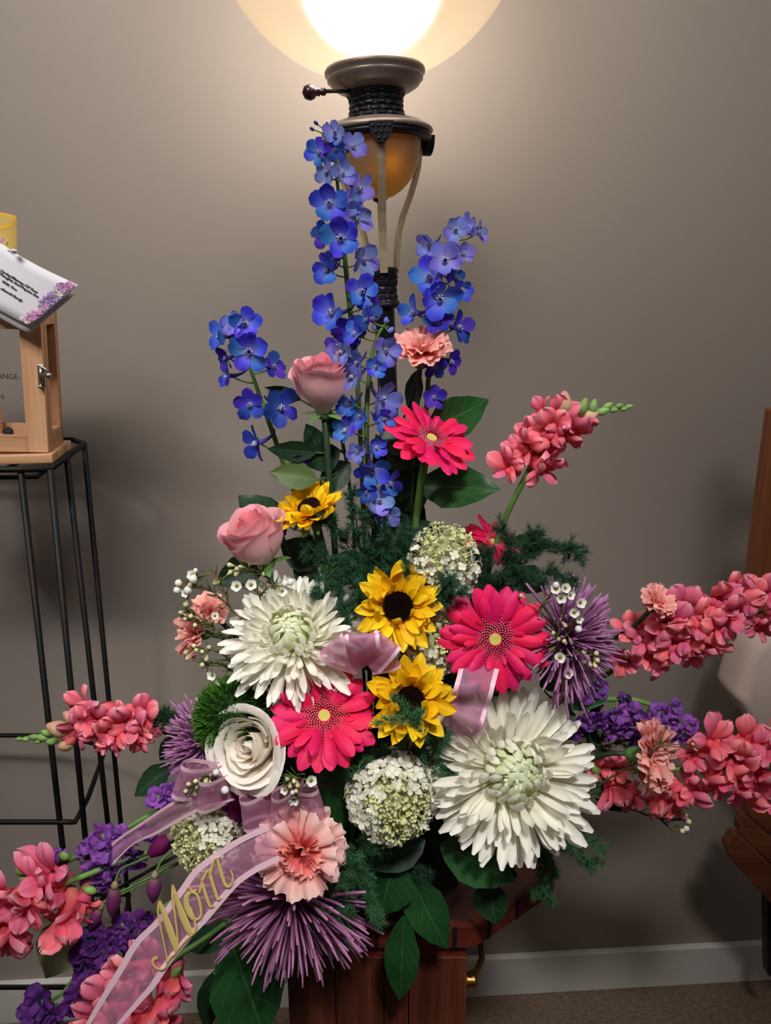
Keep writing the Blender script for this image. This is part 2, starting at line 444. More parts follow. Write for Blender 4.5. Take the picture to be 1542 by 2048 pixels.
# brass drop handle on the right side of the cabinet
hx0 = bw - .004; hz = .535
hd = part('brass_handle', mk('brass_handle', *tube([(hx0, .05, .595), (hx0 + .012, .05, .592), (hx0 + .026, .05, .57), (hx0 + .029, .05, .545), (hx0 + .022, .05, .523), (hx0 + .006, .05, .512)], .0042, 8), M_brass), table)
part('handle_boss', mk('handle_boss', *lathe([(.001, 0), (.011, 0), (.011, .012), (.008, .02), (.010, .023), (.007, .027), (.0001, .028)], 16), M_brass), hd, Matrix.Translation((hx0 - .004, .05, .508)) @ Matrix.Rotation(R(90), 4, 'Y'))
part('handle_boss', mk('handle_boss', *lathe([(.001, 0), (.010, 0), (.010, .006), (.0001, .008)], 16), M_brass), hd, Matrix.Translation((hx0 - .002, .05, .597)) @ Matrix.Rotation(R(90), 4, 'Y'))

# container for the arrangement
BX, BY = -.01, .882
cont = thing('flower_container', 'dark round container hidden under the flowers on the mahogany table', 'container', Matrix.Translation((BX, BY, TH)))
part('bowl', mk('bowl', *lathe([(.001, 0), (.055, 0), (.06, .004), (.075, .06), (.085, .125), (.088, .128), (.088, .134), (.080, .134), (.078, .12), (.001, .12)], 28), plain('container_dark', (28, 34, 28), .5)), cont)
part('foam', mk('foam', *ball(.074, 16, 8, .55, (0, 0, .125)), M_foam), cont)
BASE = Vector((BX, BY, TH + .14))

# ================================================================== LAMP
M_pewter = plain('pewter_metal', (150, 136, 126), .36, .5, .45, nscale=30, namt=.15)
M_bronze = plain('black_bronze', (26, 24, 28), .42, .5, .3, nscale=60, namt=.3)
M_gold = plain('brushed_champagne', (176, 156, 122), .45, .5, .3, nscale=120, namt=.25)
def globe_mat():
    n = N('frosted_globe_glass')
    tr = n.new('ShaderNodeBsdfTransparent'); tr.inputs[0].default_value = (.95, .92, .88, 1)
    tl = n.new('ShaderNodeBsdfTranslucent'); tl.inputs[0].default_value = (.95, .76, .54, 1)
    rf = n.new('ShaderNodeBsdfRefraction'); rf.inputs['Color'].default_value = (1, .93, .8, 1); rf.inputs['Roughness'].default_value = .5; rf.inputs['IOR'].default_value = 1.06
    df = n.prin(lin((225, 200, 165)), .35, .4)
    m1 = n.new('ShaderNodeMixShader'); m1.inputs[0].default_value = .82; n.link(tl.outputs[0], m1.inputs[1]); n.link(rf.outputs[0], m1.inputs[2])
    m2 = n.new('ShaderNodeMixShader'); m2.inputs[0].default_value = .5; n.link(m1.outputs[0], m2.inputs[1]); n.link(df.outputs[0], m2.inputs[2])
    m3 = n.new('ShaderNodeMixShader'); m3.inputs[0].default_value = .72; n.link(m2.outputs[0], m3.inputs[1]); n.link(tr.outputs[0], m3.inputs[2])
    return n.done(m3.outputs[0])
def amber_mat():
    n = N('amber_glass')
    tl = n.new('ShaderNodeBsdfTranslucent'); tl.inputs[0].default_value = lin((236, 160, 30))
    p = n.prin(lin((128, 110, 88)), .3, .5)
    m = n.new('ShaderNodeMixShader'); m.inputs[0].default_value = .10; n.link(p.outputs[0], m.inputs[1]); n.link(tl.outputs[0], m.inputs[2])
    return n.done(m.outputs[0])
YL = 1.02
def lz(v): return W(771, v, YL).z
def ls(v): return S(771, v, YL)
LT = .041
gz = lz(-174)
gx = W(737, -174, YL).x
lamp = thing('floor_lamp', 'torchiere floor lamp with glowing frosted globe behind the blue delphiniums', 'lamp',
             Matrix.Translation((gx + gz * LT, YL, 0)) @ Matrix.Rotation(-LT, 4, 'Y'))
GR = 335 * ls(-174) * .985
z0 = lz(140)
cg = z0 + math.sqrt(GR ** 2 - (90 * ls(140)) ** 2)
gp = []
for i in range(33):
    a = math.asin(90 * ls(140) / GR) + (R(150) - .2) * i / 32
    gp.append((GR * math.sin(a), cg - GR * math.cos(a)))
part('globe_shade', mk('globe_shade', *lathe(gp, 64), globe_mat()), lamp, label='glowing frosted cream glass globe')
def prof(l): return [(r * ls(v), lz(v)) for r, v in l]
part('shade_collar', mk('shade_collar', *lathe(prof([(60, 138), (92, 134), (99, 137), (101, 142), (100, 148), (95, 152), (96, 156), (96, 160), (91, 164), (88, 170), (76, 178), (62, 183), (50, 185)]), 48), M_pewter), lamp)
def weave(l, rows, cols, name, amp=.035):
    zt, zb = l[0][1], l[-1][1]; pr = []; nn = rows * 4
    pts = prof(l)
    for i in range(nn + 1):
        t = i / nn * (len(pts) - 1); k = min(int(t), len(pts) - 2); f = t - k
        pr.append((pts[k][0] * (1 - f) + pts[k + 1][0] * f, pts[k][1] * (1 - f) + pts[k + 1][1] * f))
    n = cols * 6
    def mod(i, k):
        r_ = i // 4; ii = i % 4
        if ii == 0 or i == nn: return .965
        q = (k + (3 if r_ % 2 else 0)) % 6
        return 1 + amp * (1 if q in (1, 2, 3, 4) else -.6) * (1 if ii == 2 else .75)
    return mk(name, *lathe(pr, n, mod), M_bronze, smooth=False)
part('woven_neck', weave([(58, 184), (56, 190), (53, 205), (53, 220), (58, 235), (66, 245)], 7, 14, 'woven_neck'), lamp)
part('neck_band', mk('neck_band', *lathe(prof([(50, 176), (60, 177), (60, 188), (50, 189)]), 40), M_bronze), lamp)
part('bracket_ring', mk('bracket_ring', *lathe(prof([(50, 243), (74, 243), (77, 246), (92, 248), (96, 252), (104, 256), (110, 260), (112, 265), (108, 269), (90, 270), (50, 268)]), 48), M_pewter), lamp)
part('ring_underside', mk('ring_underside', *lathe(prof([(50, 269), (106, 269), (108, 276), (104, 281), (90, 282), (50, 282)]), 48), M_bronze), lamp)
part('amber_bowl', mk('amber_bowl', *lathe(prof([(87, 280), (86, 295), (82, 318), (75, 340), (62, 362), (45, 380), (28, 391), (14, 396)]), 48), amber_mat()), lamp, label='amber glass bowl with a warm glow')
part('finial', mk('finial', *lathe(prof([(14, 394), (15, 398), (9, 402), (5, 404)]), 20), M_bronze), lamp)
part('inner_rod', mk('inner_rod', *tube([(0, 0, lz(400)), (0, 0, lz(545))], 5.5 * ls(460), 10), M_bronze), lamp)
armp = [(98, 282), (97, 300), (93, 330), (84, 360), (70, 395), (54, 430), (43, 465), (37, 500), (35, 545)]
for az in (-86, 26, 154):
    V = []; F = []
    w = 7.5 * ls(400)
    for r_, v in armp:
        r0 = r_ * ls(v); z = lz(v)
        for (dr, dw) in ((0, -w), (0, w), (-.005, w), (-.005, -w)): V.append((r0 + dr, dw, z))
    for i in range(len(armp) - 1):
        for k in range(4):
            a = i * 4 + k; b = i * 4 + (k + 1) % 4; F.append((a, b, b + 4, a + 4))
    Mz = Matrix.Rotation(R(az), 4, 'Z')
    am = part('bracket_arm', mk('bracket_arm', V, F, M_gold, smooth=False), lamp, Mz)
    md = [(math.cos(R(180 + 18 * k)) * 23 * ls(280), math.sin(R(180 + 18 * k)) * 36 * ls(280)) for k in range(11)]
    mbm = MB(); mbm.add(*prism(md, 0, .012))
    for a_ in range(3):
        for b_ in range(4 - a_): mbm.add(*ball(.0022, 6, 4, .8, ((b_ - (3 - a_) / 2) * .0066, -.005 - a_ * .0065, .012)))
    part('medallion', mbm.mesh('medallion', M_bronze, False), am, Matrix.Translation((100 * ls(270), 0, lz(266))) @ Matrix(((0, 0, 1, 0), (1, 0, 0, 0), (0, 1, 0, 0), (0, 0, 0, 1))))
part('pole_collar', weave([(29, 550), (28, 560), (26, 580), (27, 595), (30, 606)], 5, 10, 'pole_collar', .05), lamp)
part('collar_band', mk('collar_band', *lathe(prof([(20, 533), (29, 534), (31, 540), (28, 546), (30, 552), (20, 553)]), 32), M_bronze), lamp)
part('collar_band', mk('collar_band', *lathe(prof([(20, 602), (31, 603), (32, 610), (26, 615), (20, 616)]), 32), M_bronze), lamp)
part('pole', mk('pole', *lathe([(20 * ls(700), .03), (20 * ls(700), lz(612))], 24), plain('pole_black', (16, 18, 26), .25, .5)), lamp)
part('lamp_base', mk('lamp_base', *lathe([(.001, 0), (.115, 0), (.118, .008), (.11, .016), (.06, .026), (.03, .04), (.015, .05)], 40), M_bronze), lamp)
sz_ = lz(186)
sw = part('switch_rod', mk('switch_rod', *tube([(-50 * ls(186), -.02, sz_), (-100 * ls(186), -.022, sz_ + .0005)], .0022, 8), M_bronze), lamp)
part('switch_knob', mk('switch_knob', *lathe([(.0001, -.002), (.004, 0), (.0045, .004), (.003, .006), (.005, .008), (.004, .011), (.0075, .014), (.009, .019), (.007, .025), (.0001, .028)], 16), plain('knob_dark_red', (48, 22, 26), .25, .5)), sw, Matrix.Translation((-98 * ls(186), -.022, sz_)) @ Matrix.Rotation(R(-90), 4, 'Y'))
def point(name, z, power, size, col):
    d = bpy.data.lights.new(name, 'POINT'); d.energy = power; d.shadow_soft_size = size; d.color = col
    o = bpy.data.objects.new(name, d); C.objects.link(o); o.parent = lamp; o.location = (0, 0, z); return o
# one bulb, plus added weak lights in nested spheres imitating the glow's soft falloff
for r_, p_ in ((.158, .05), (.151, .06), (.144, .08), (.137, .10), (.130, .13), (.122, .17), (.114, .22), (.105, .35), (.095, 6.0)):
    point('globe_glow', cg - (.182 - r_), p_, r_, (1.0, .95, .89))
point('bowl_bulb', lz(322), .034, .008, (1.0, .66, .16)).location = (.012, -.034, lz(326))

# ================================================================== FLOWER BUILDERS
def stem_to(root, head, back, r, mat, end=None, name='stem', n=10, sides=6):
    inv = root.matrix_basis.inverted()
    if end is None:
        d = Vector((head.x - BASE.x, head.y - BASE.y, 0)); d = d.normalized() * min(.05, d.length) if d.length else d
        end = BASE + d + Vector((0, 0, -.02))
    L = (head - end).length
    P = bez([head, head + Vector(back).normalized() * L * .3, end + Vector(((head - end).x * .3, (head - end).y * .3, L * .25)), end], n)
    V, F, U = tube([inv @ p for p in P], r, sides)
    return part(name, mk(name, V, F, mat, U), root)
def pl(a, phi, r0=0, z0=0, roll=0, sc_=1.0):
    M = Matrix.Rotation(a, 4, 'Z') @ Matrix.Translation((r0, 0, z0)) @ Matrix.Rotation(phi - PI / 2, 4, 'Y')
    if roll: M = M @ Matrix.Rotation(roll, 4, 'X')
    if sc_ != 1: M = M @ Matrix.Scale(sc_, 4)
    return M
J = lambda a: rnd.uniform(-a, a)
GA = PI * (3 - math.sqrt(5))

def gerbera(label, u, v, Y, dpx, face, stem=True, roll=0, group='hot pink gerberas'):
    Rr = dpx / 2 * S(u, v, Y); pos = W(u, v, Y)
    t = thing('gerbera_daisy', label, 'flower', orient(pos, face, roll), group)
    vs = []
    for b in (-6, 2, 9, -12):
        V, F, U = petal(Rr * .82, Rr * .28, 'ray', R(6), R(b), R(-16), -.3, 8, 4, .05, 3, 0, J(.3))
        vs.append(mk('petal', V, F, M_gerb, U))
    V, F, U = petal(Rr * .5, Rr * .17, 'ray', R(8), R(5), R(-10), -.4, 5, 3, .04); inn = mk('petal', V, F, M_gerb, U)
    n = 20
    for k in range(n): part('petal', vs[k % 4], t, pl(2 * PI * k / n + J(.08), R(88 + J(5)), Rr * .2, -.001, J(.2), 1 + J(.07)))
    for k in range(15): part('petal', vs[(k + 1) % 4], t, pl(2 * PI * (k + .5) / 15 + J(.12), R(78 + J(7)), Rr * .2, .003, J(.35), .86 + J(.12)))
    for k in range(9): part('petal', inn, t, pl(2 * PI * (k + .3) / 9 + J(.2), R(68 + J(9)), Rr * .26, .003, J(.3), .6 + J(.15)))
    mb = MB()
    for k in range(260):
        q = k * GA; r_ = Rr * (.10 + .24 * ((k + .5) / 260) ** .7)
        L = Rr * (.05 + .09 * (r_ / Rr / .3)); w = Rr * .012
        ph = R(10 + 45 * (r_ / Rr / .3))
        mb.add(*tube([(0, 0, 0), (L * .6, 0, 0), (L, 0, 0)], [w * .7, w, w * 1.3], 4), M=pl(q, ph, r_, .001))
    part('disc_floret_ring', mb.mesh('disc_floret_ring', M_gring, False), t, stuff=True)
    part('disc', mk('disc', *lathe([(Rr * .30, -.003), (Rr * .27, .001), (Rr * .14, .002), (Rr * .11, .003), (Rr * .1, Rr * .05), (Rr * .07, Rr * .055), (.0001, Rr * .04)], 20), M_gring if False else None, mats=[M_gerb, M_gdisc], fm=[0] * 60 + [1] * 60), t)
    part('calyx', mk('calyx', *lathe([(Rr * .26, -.001), (Rr * .2, -Rr * .1), (Rr * .06, -Rr * .17)], 16), M_calyx), t)
    if stem: stem_to(t, pos - t.matrix_basis.to_3x3() @ Vector((0, 0, Rr * .15)), -Vector(face) + Vector((0, 0, -.8)), .0042, M_stem)
    return t
def sunflower(label, u, v, Y, dpx, face, disc=.34, roll=0, droop=0):
    Rr = dpx / 2 * S(u, v, Y); pos = W(u, v, Y)
    t = thing('sunflower', label, 'flower', orient(pos, face, roll), 'yellow sunflowers')
    vs = []
    for b, c in ((25, -25), (-5, 20), (45, -60), (10, 10), (60, 20)):
        V, F, U = petal(Rr * .76, Rr * .36, 'sun', R(8), R(b), R(c), .25, 9, 6, .06, 3, 0, J(.5), fold=.10); vs.append(mk('petal', V, F, M_sun, U))
    n = 21
    for k in range(n): part('petal', vs[rnd.randrange(5)], t, pl(2 * PI * k / n + J(.1), R(84 + J(10) + droop), Rr * disc * .9, -.002, J(.4), 1 + J(.1)))
    for k in range(18): part('petal', vs[rnd.randrange(5)], t, pl(2 * PI * (k + .5) / 18 + J(.12), R(66 + J(14) + droop), Rr * disc * .92, .002, J(.5), .82 + J(.1)))
    for k in range(6): part('petal', vs[rnd.choice((2, 4))], t, pl(2 * PI * k / 6 + J(.5), R(48 + J(12)), Rr * disc * .9, .003, J(.6), .62 + J(.1)))
    part('disc', mk('disc', *lathe([(Rr * disc, -.004), (Rr * disc * .97, .004), (Rr * disc * .7, .009), (Rr * disc * .4, .008), (.0001, .005)], 28), M_sundisc), t)
    mb = MB()
    for k in range(260):
        r_ = Rr * disc * .97 * math.sqrt((k + .5) / 260)
        mb.add([(0, 0, 0.004), (.0016, 0, .0), (-.0008, .0014, 0), (-.0008, -.0014, 0)], [(0, 1, 2), (0, 2, 3), (0, 3, 1)], M=Matrix.Translation((r_ * math.cos(k * GA), r_ * math.sin(k * GA), .0045 + .004 * (1 - abs(r_ / (Rr * disc) - .6)))))
    part('disc_florets', mb.mesh('disc_florets', M_sundisc, False), t, stuff=True)
    V, F, U = petal(Rr * .5, Rr * .24, 'sun', R(-5), R(-20), 0, .1); sp = mk('sepal', V, F, M_calyx, U)
    for k in range(9): part('sepal', sp, t, pl(2 * PI * k / 9 + J(.1), R(98), Rr * disc * .7, -.006))
    part('calyx', mk('calyx', *lathe([(Rr * disc, -.003), (Rr * disc * .8, -.012), (.006, -.022)], 16), M_calyx), t)
    stem_to(t, pos - Vector(face).normalized() * .015, -Vector(face) + Vector((0, 0, -.6)), .0055, M_stem)
    return t
def mum(label, u, v, Y, dpx, face, N_=200, roll=0, flat=1.0):
    Rr = dpx / 2 * S(u, v, Y); pos = W(u, v, Y)
    t = thing('chrysanthemum', label, 'flower', orient(pos, face, roll), 'large white chrysanthemums')
    NR = 9; me = []
    for j in range(NR):
        s = j / (NR - 1)
        row = []
        for q in range(3):
            L = Rr * (.60 + .06 * s if s < .45 else .46 + .54 * s); w = Rr * (.08 + .06 * s)
            if s < .45: b0, b1, b2 = -38 + 10 * s, 128 - 70 * s + J(8), 8
            else: b0, b1, b2 = -34 * (1 - s), 105 * (1 - s) + J(16), 8 + J(18) - 36 * s
            V, F, U = petal(L, w, 'mum', R(b0), R(b1), R(b2), .6 - .1 * s, 8, 4, .05, 2.5, 0, J(.4), fold=.05)
            row.append(mk('petal', V, F, M_mumgreen if s < .3 else M_white, U))
        me.append(row)
    for k in range(N_):
        s = ((k + .5) / N_) ** .78
        j = min(NR - 1, int(s * NR))
        phi = R(8 + 102 * s ** 1.05 + J(6))
        part('petal', me[j][rnd.randrange(3)], t, pl(k * GA + J(.12), phi, Rr * .17 * min(1, s / .4), Rr * (.02 - .10 * s), J(.3), 1 + J(.06 + .09 * s)))
    part('core', mk('core', *ball(Rr * .2, 12, 8, .9, (0, 0, -Rr * .02)), M_mumgreen), t)
    part('calyx', mk('calyx', *lathe([(Rr * .22, -Rr * .08), (Rr * .18, -Rr * .2), (.005, -Rr * .28)], 16), M_calyx), t)
    stem_to(t, pos - Vector(face).normalized() * Rr * .2, -Vector(face) + Vector((0, 0, -.4)), .005, M_stem)
    return t
def spider(label, u, v, Y, dpx, face, N_=170, mat=None, lo=12, hi=105, curl=18):
    mat = mat or M_spider
    Rr = dpx / 2 * S(u, v, Y); pos = W(u, v, Y)
    t = thing('spider_mum', label, 'flower', orient(pos, face), 'purple spider mums')
    me = []
    for j in range(6):
        pts = []; x = z = 0; a = R(J(10)); L = Rr * (.94 + J(.08))
        for i in range(8):
            pts.append((x, J(.0006) if i else 0, z)); a += R(curl * (1 if j % 2 else -.5) / 7 + J(3)); x += L / 7 * math.cos(a); z += L / 7 * math.sin(a)
        w = min(Rr * .016, .0015)
        V, F, U = tube(pts, [w * .6, w * .8, w, w * 1.05, w * 1.1, w * 1.15, w * 1.3, w * .75], 5)
        me.append(mk('petal', V, F, mat, U))
    for k in range(N_):
        s = (k + .5) / N_
        phi = R(lo + (hi - lo) * s ** .65 + J(6))
        part('petal', me[rnd.randrange(6)], t, pl(k * GA + J(.1), phi, Rr * .05 * s, Rr * .04 * (1 - s), 0, .72 + .3 * s + J(.13)))
    part('core', mk('core', *ball(Rr * .1, 10, 6), mat), t)
    stem_to(t, pos - Vector(face).normalized() * .008, -Vector(face), .0045, M_stem)
    return t
def rose_petal(R0, H, ac, wid, flare, lip, drop, nu=8, nv=10, tip=.06, base=.3):
    V = []; F = []; U = []
    for i in range(nu + 1):
        u = i / nu
        for j in range(nv + 1):
            v = -1 + 2 * j / nv
            wv = wid * (.55 + .45 * math.sin(min(1, u * 1.35) * PI / 2))
            a = ac + v * wv
            hh = H * u * (1 - drop * v * v + tip * math.exp(-(v * 3) ** 2))
            r_ = R0 * (base + (1 - base) * math.sin(min(1, u / .62) * PI / 2)) + flare * R0 * u * u
            k = max(0, (u - .72) / .28)
            r_ += lip * R0 * k * k * (1 - .25 * v * v) + .03 * R0 * k * math.sin(4 * v + ac * 3)
            hh -= lip * .45 * H * k ** 3
            r_ *= 1 + .07 * v * v * (1 if v > 0 else -.8) + .03 * math.sin(2.3 * v + ac * 5) * u
            V.append((r_ * math.cos(a), r_ * math.sin(a), hh)); U.append((u, j / nv))
    for i in range(nu):
        for j in range(nv):
            a = i * (nv + 1) + j; F.append((a, a + 1, a + nv + 2, a + nv + 1))
    return V, F, U
def rose(label, u, v, Y, wpx, hpx, face, mo, mi, open_=.3, roll=0, outer=5):
    s = S(u, v, Y); R0 = wpx / 2 * s; H = hpx * s; ctr = W(u, v, Y); f = Vector(face).normalized()
    t = thing('rose', label, 'flower', orient(ctr - f * H * .5, face, roll), 'roses')
    k = 0
    for lay, (rr, hh, n, fl, lip, wid) in enumerate([(.11, .90, 2, 0, .0, 2.0), (.20, .93, 3, .02, .04, 1.5), (.30, .96, 3, .05, .06, 1.4), (.42, .98, 4, .06, .08, 1.2), (.55, .99, 4, .06 + .1 * open_, .10 + .1 * open_, 1.1), (.69, .98, 4, .05 + .25 * open_, .14 + .3 * open_, 1.1), (.84, .95, outer, .04 + .5 * open_, .22 + .5 * open_, 1.2)]):
        for q in range(n):
            a = 2 * PI * q / n + lay * .9 + J(.15); k += 1
            V, F, U = rose_petal(R0 * rr, H * (hh + J(.06)), a, wid, fl * (1 + J(.3)), lip * (1 + J(.5)), .10 + J(.05), base=.35 if lay > 2 else .6)
            part('petal', mk('petal', V, F, mi if lay < 4 else mo, U), t, Matrix.Rotation(R(J(8) * (lay > 0)), 4, 'X') @ Matrix.Rotation(R(J(8) * (lay > 0)), 4, 'Y') @ Matrix.Translation((J(.04) * R0, J(.04) * R0, 0)))
    part('hip', mk('hip', *ball(R0 * .33, 12, 8, .9, (0, 0, -R0 * .1)), M_calyx), t)
    V, F, U = petal(H * .4, R0 * .3, 'lance', R(-20), R(50), R(-60), -.1); sp = mk('sepal', V, F, M_calyx, U)
    for q in range(5): part('sepal', sp, t, pl(q * 2 * PI / 5, R(80), R0 * .2, -.002))
    stem_to(t, ctr - f * H * .55, -f + Vector((0, 0, -1)), .0038, M_stemdk)
    return t
def carnation(label, u, v, Y, dpx, face, mo, mi, N_=44, spread=98, roll=0, end=None):
    Rr = dpx / 2 * S(u, v, Y); pos = W(u, v, Y); f = Vector(face).normalized()
    t = thing('carnation', label, 'flower', orient(pos, face, roll), 'pink carnations')
    mes = []
    for j in range(7):
        V, F, U = petal(Rr * .95, Rr * .85, 'fan', R(6), R(J(25)), R(-28 + J(14)), .1, 7, 12, .11, 6 + J(2), .035); mes.append(mk('petal', V, F, mo, U))
    for j in range(4):
        V, F, U = petal(Rr * .72, Rr * .5, 'fan', R(0), R(J(35)), R(J(25)), .1, 6, 10, .17, 7, .04); mes.append(mk('petal', V, F, mi, U))
    for k in range(N_):
        s = (k + .5) / N_
        phi = R(8 + (spread - 8) * s ** .75 + J(7))
        m = mes[7 + rnd.randrange(4)] if s < .42 else mes[rnd.randrange(7)]
        part('petal', m, t, pl(k * GA + J(.2), phi, Rr * .06, -Rr * .12, J(.7), (.8 if s < .42 else 1.0) + J(.08)))
    part('calyx', mk('calyx', *lathe([(Rr * .30, -Rr * .02), (Rr * .27, -Rr * .12), (Rr * .25, -Rr * .4), (Rr * .19, -Rr * .62), (Rr * .07, -Rr * .72)], 14), M_calyx), t)
    stem_to(t, pos - f * Rr * .7, -f, .0028, M_stemdk, end)
    return t
_dv = {}
def delph_meshes(key):
    if key in _dv: return _dv[key]
    m = {'b': M_blue, 'l': M_lav, 'd': M_deep}[key]; P = []
    for j in range(5):
        V, F, U = petal(.52, .42, 'round', R(10), R(25 + J(20)), R(-30 + J(25)), .18 + J(.1), 6, 4, .06, 3, 0, J(.3)); P.append(mk('petal', V, F, m, U))
    mb = MB()
    for q in range(4):
        V, F, U = petal(.2, .13, 'round', R(40), R(20), 0, .3, 3, 2); mb.add(V, F, U, pl(q * PI / 2 + .6, R(60), .02, .02))
    for q in range(7):
        mb.add(*tube([(0, 0, 0), (.12, 0, .0)], [.016, .02], 4), M=pl(q * .9, R(35 + 8 * (q % 2)), .01, .02))
    bee = mb.mesh('floret', M_bee)
    V, F, U = tube([(0, 0, 0), (0, .02, -.25), (0, .08, -.45), (0, .2, -.62), (0, .3, -.66)], [.09, .07, .05, .035, .025], 6); sp = mk('spur', V, F, M_spur, U)
    _dv[key] = (P, bee, sp); return _dv[key]
def delphinium(label, stem_px, Y, florets, key, mixk='d', extra=()):
    pts = [W(u, v, Y + dy) for u, v, dy in stem_px]
    root = thing('delphinium_stem', label, 'flower', Matrix.Translation(pts[-1]), 'delphiniums')
    o = pts[-1]
    path = spline(pts, 4); end = BASE + Vector((pts[-1].x - BASE.x, pts[-1].y - BASE.y, 0)) * .35
    path += [path[-1].lerp(end, .5), end]
    n = len(path); V, F, U = tube([p - o for p in path], [.0012 + .0017 * min(1, i / (n * .5)) for i in range(n)], 7)
    part('stem', mk('stem', V, F, M_stem, U), root)
    mbp = MB()
    for (u, v, d, ang) in extra:
        p = W(u, v, Y - .005); q = min(path, key=lambda a: (a - p).length); mbp.add(*tube([q - o, (q + p) / 2 - o + Vector((0, 0, -.003)), p - o], .0008, 4))
    for i, f in enumerate(florets):
        u, v, d = f[:3]; k2 = f[3] if len(f) > 3 else (key if rnd.random() > .2 else mixk)
        su = interp_u(stem_px, v)
        dx = (u - su) / 45.0
        dy = -.012 - .016 * max(0, 1 - abs(dx)) if len(f) < 5 else f[4]
        p = W(u, v, Y + dy); s = d * 1.12 * S(u, v, Y)
        face = fc(max(-1.3, min(1.3, dx * .9)) + J(.25), J(.25) + .05, .95)
        P, bee, sp = delph_meshes(k2)
        b = part('floret', bee, root, Matrix.Translation(-o) @ orient(p, face, J(.6)) @ Matrix.Scale(s, 4))
        for q in range(5): part('petal', P[(q + i) % 5], b, pl(2 * PI * q / 5 + PI / 2 + J(.15), R(74 + J(14)), .03, 0, J(.35), 1 + J(.1)))
        part('spur', sp, b)
        sp_ = W(su, v + 14, Y)
        mbp.add(*tube([q - o for q in bez([sp_, sp_.lerp(p, .5) + Vector((0, .005, -.004)), p + Vector((0, .006, 0))], 4)], .0009, 4))
    part('floret_stalks', mbp.mesh('floret_stalks', M_stem), root, stuff=True)
    V, F, U = ball(.5, 8, 6, 1.5); bd = mk('bud', V, F, M_lav if key == 'l' else M_spur, U)
    for (u, v, d, ang) in extra:
        p = W(u, v, Y - .005)
        part('bud', bd, root, Matrix.Translation(p - o) @ Matrix.Rotation(R(ang), 4, 'Y') @ Matrix.Scale(d * S(u, v, Y) * .6, 4))
    return root
def interp_u(st, v):
    for (a, b, _), (c, d, _2) in zip(st, st[1:]):
        if b <= v <= d: return a + (c - a) * (v - b) / max(1e-6, d - b)
    return st[0][0] if v < st[0][1] else st[-1][0]
_sn = []
def snap_meshes():
    if _sn: return _sn[0]
    up = []; lo = []
    for j in range(4):
        V, F, U = petal(.84, .62, 'round', R(10), R(30 + J(30)), R(-90 + J(45)), -.3, 8, 7, .15, 5.5, 0, J(.8)); up.append(mk('petal', V, F, M_snap, U))
        V, F, U = petal(.60, .46, 'round', R(25), R(-30 + J(35)), R(-70 + J(45)), -.35, 8, 7, .16, 5.5, 0, J(.8)); lo.append(mk('petal', V, F, M_snap, U))
    mb = MB()
    mb.add(*lathe([(.13, -.62), (.2, -.5), (.22, -.2), (.27, .02), (.2, .0), (.12, -.2)], 10))
    mb.add(*ball(.14, 10, 6, .8, (.08, -.12, .02))); mb.add(*ball(.14, 10, 6, .8, (-.08, -.12, .02)))
    fl = mb.mesh('floret', M_snapdeep)
    cx = MB()
    for q in range(5):
        V, F, U = petal(.26, .16, 'lance', R(-10), R(20), 0, .2, 3, 2); cx.add(V, F, U, pl(q * 2 * PI / 5, R(35), .06, -.66))
    cal = cx.mesh('calyx', M_calyx)
    pb_ = [(.06, -.62), (.3, -.5), (.46, -.15), (.44, .15), (.32, .42), (.2, .6), (.12, .7), (.0001, .74)]
    V, F, U = lathe(pb_, 9, lambda i, k: 1 + .08 * (k % 3 - 1)); bud = mk('bud', V, F, M_snapbud, U); V, F, U = lathe([(r_ * .82, z_) for r_, z_ in pb_], 8, lambda i, k: 1 + .09 * (k % 2)); gb = mk('bud', V, F, M_budgreen, U)
    _sn.append((up, lo, fl, cal, bud, gb)); return _sn[0]
def snapdragon(label, stem_px, florets, buds=(), end=None):
    """stem_px: (u,v,Y) from tip to base; florets: (u,v,Y,d)"""
    pts = [W(*q) for q in stem_px]; o = pts[-1]
    root = thing('snapdragon_stem', label, 'flower', Matrix.Translation(o), 'coral snapdragons')
    path = spline(pts, 4); e = end or BASE + Vector((o.x - BASE.x, o.y - BASE.y, 0)) * .2
    path += [path[-1].lerp(e, .5), e]
    n = len(path); V, F, U = tube([p - o for p in path], [.0012 + .0022 * min(1, i / (n * .45)) for i in range(n)], 7)
    part('stem', mk('stem', V, F, M_stem, U), root)
    up, lo, fl, cal, bud, gb = snap_meshes()
    for i, (u, v, Y, d) in enumerate(florets):
        p = W(u, v, Y); s = d * S(u, v, Y) * 1.06
        q = min(path, key=lambda a: (a - p).length)
        out = (p - q); out = out.normalized() if out.length > .004 else Vector((J(1), -.4, J(1))).normalized()
        tipd = (path[0] - path[8]).normalized()
        face = (out * .9 + Vector((0, -.75, .1)) + tipd * .25 + Vector((J(.35), J(.2), J(.35)))).normalized()
        b = part('floret', fl, root, Matrix.Translation(-o) @ orient(p, face, J(.7)) @ Matrix.Scale(s, 4))
        for k, a in enumerate((55, 125)): part('petal', up[(i + k) % 4], b, pl(R(a) + J(.15), R(34 + J(18)), .12, -.06, J(.5), 1.0 + J(.15)))
        for k, a in enumerate((205, 270, 335)): part('petal', lo[(i + k) % 4], b, pl(R(a) + J(.15), R(58 + J(22)), .13, -.06, J(.5), 1 + J(.15)))
        part('calyx', cal, b)
    for (u, v, Y, d, g, ang) in buds:
        p = W(u, v, Y)
        part('bud', gb if g else bud, root, Matrix.Translation(p - o) @ Matrix.Rotation(R(ang), 4, 'Y') @ Matrix.Scale(d * S(u, v, Y), 4))
    return root
_st = {}
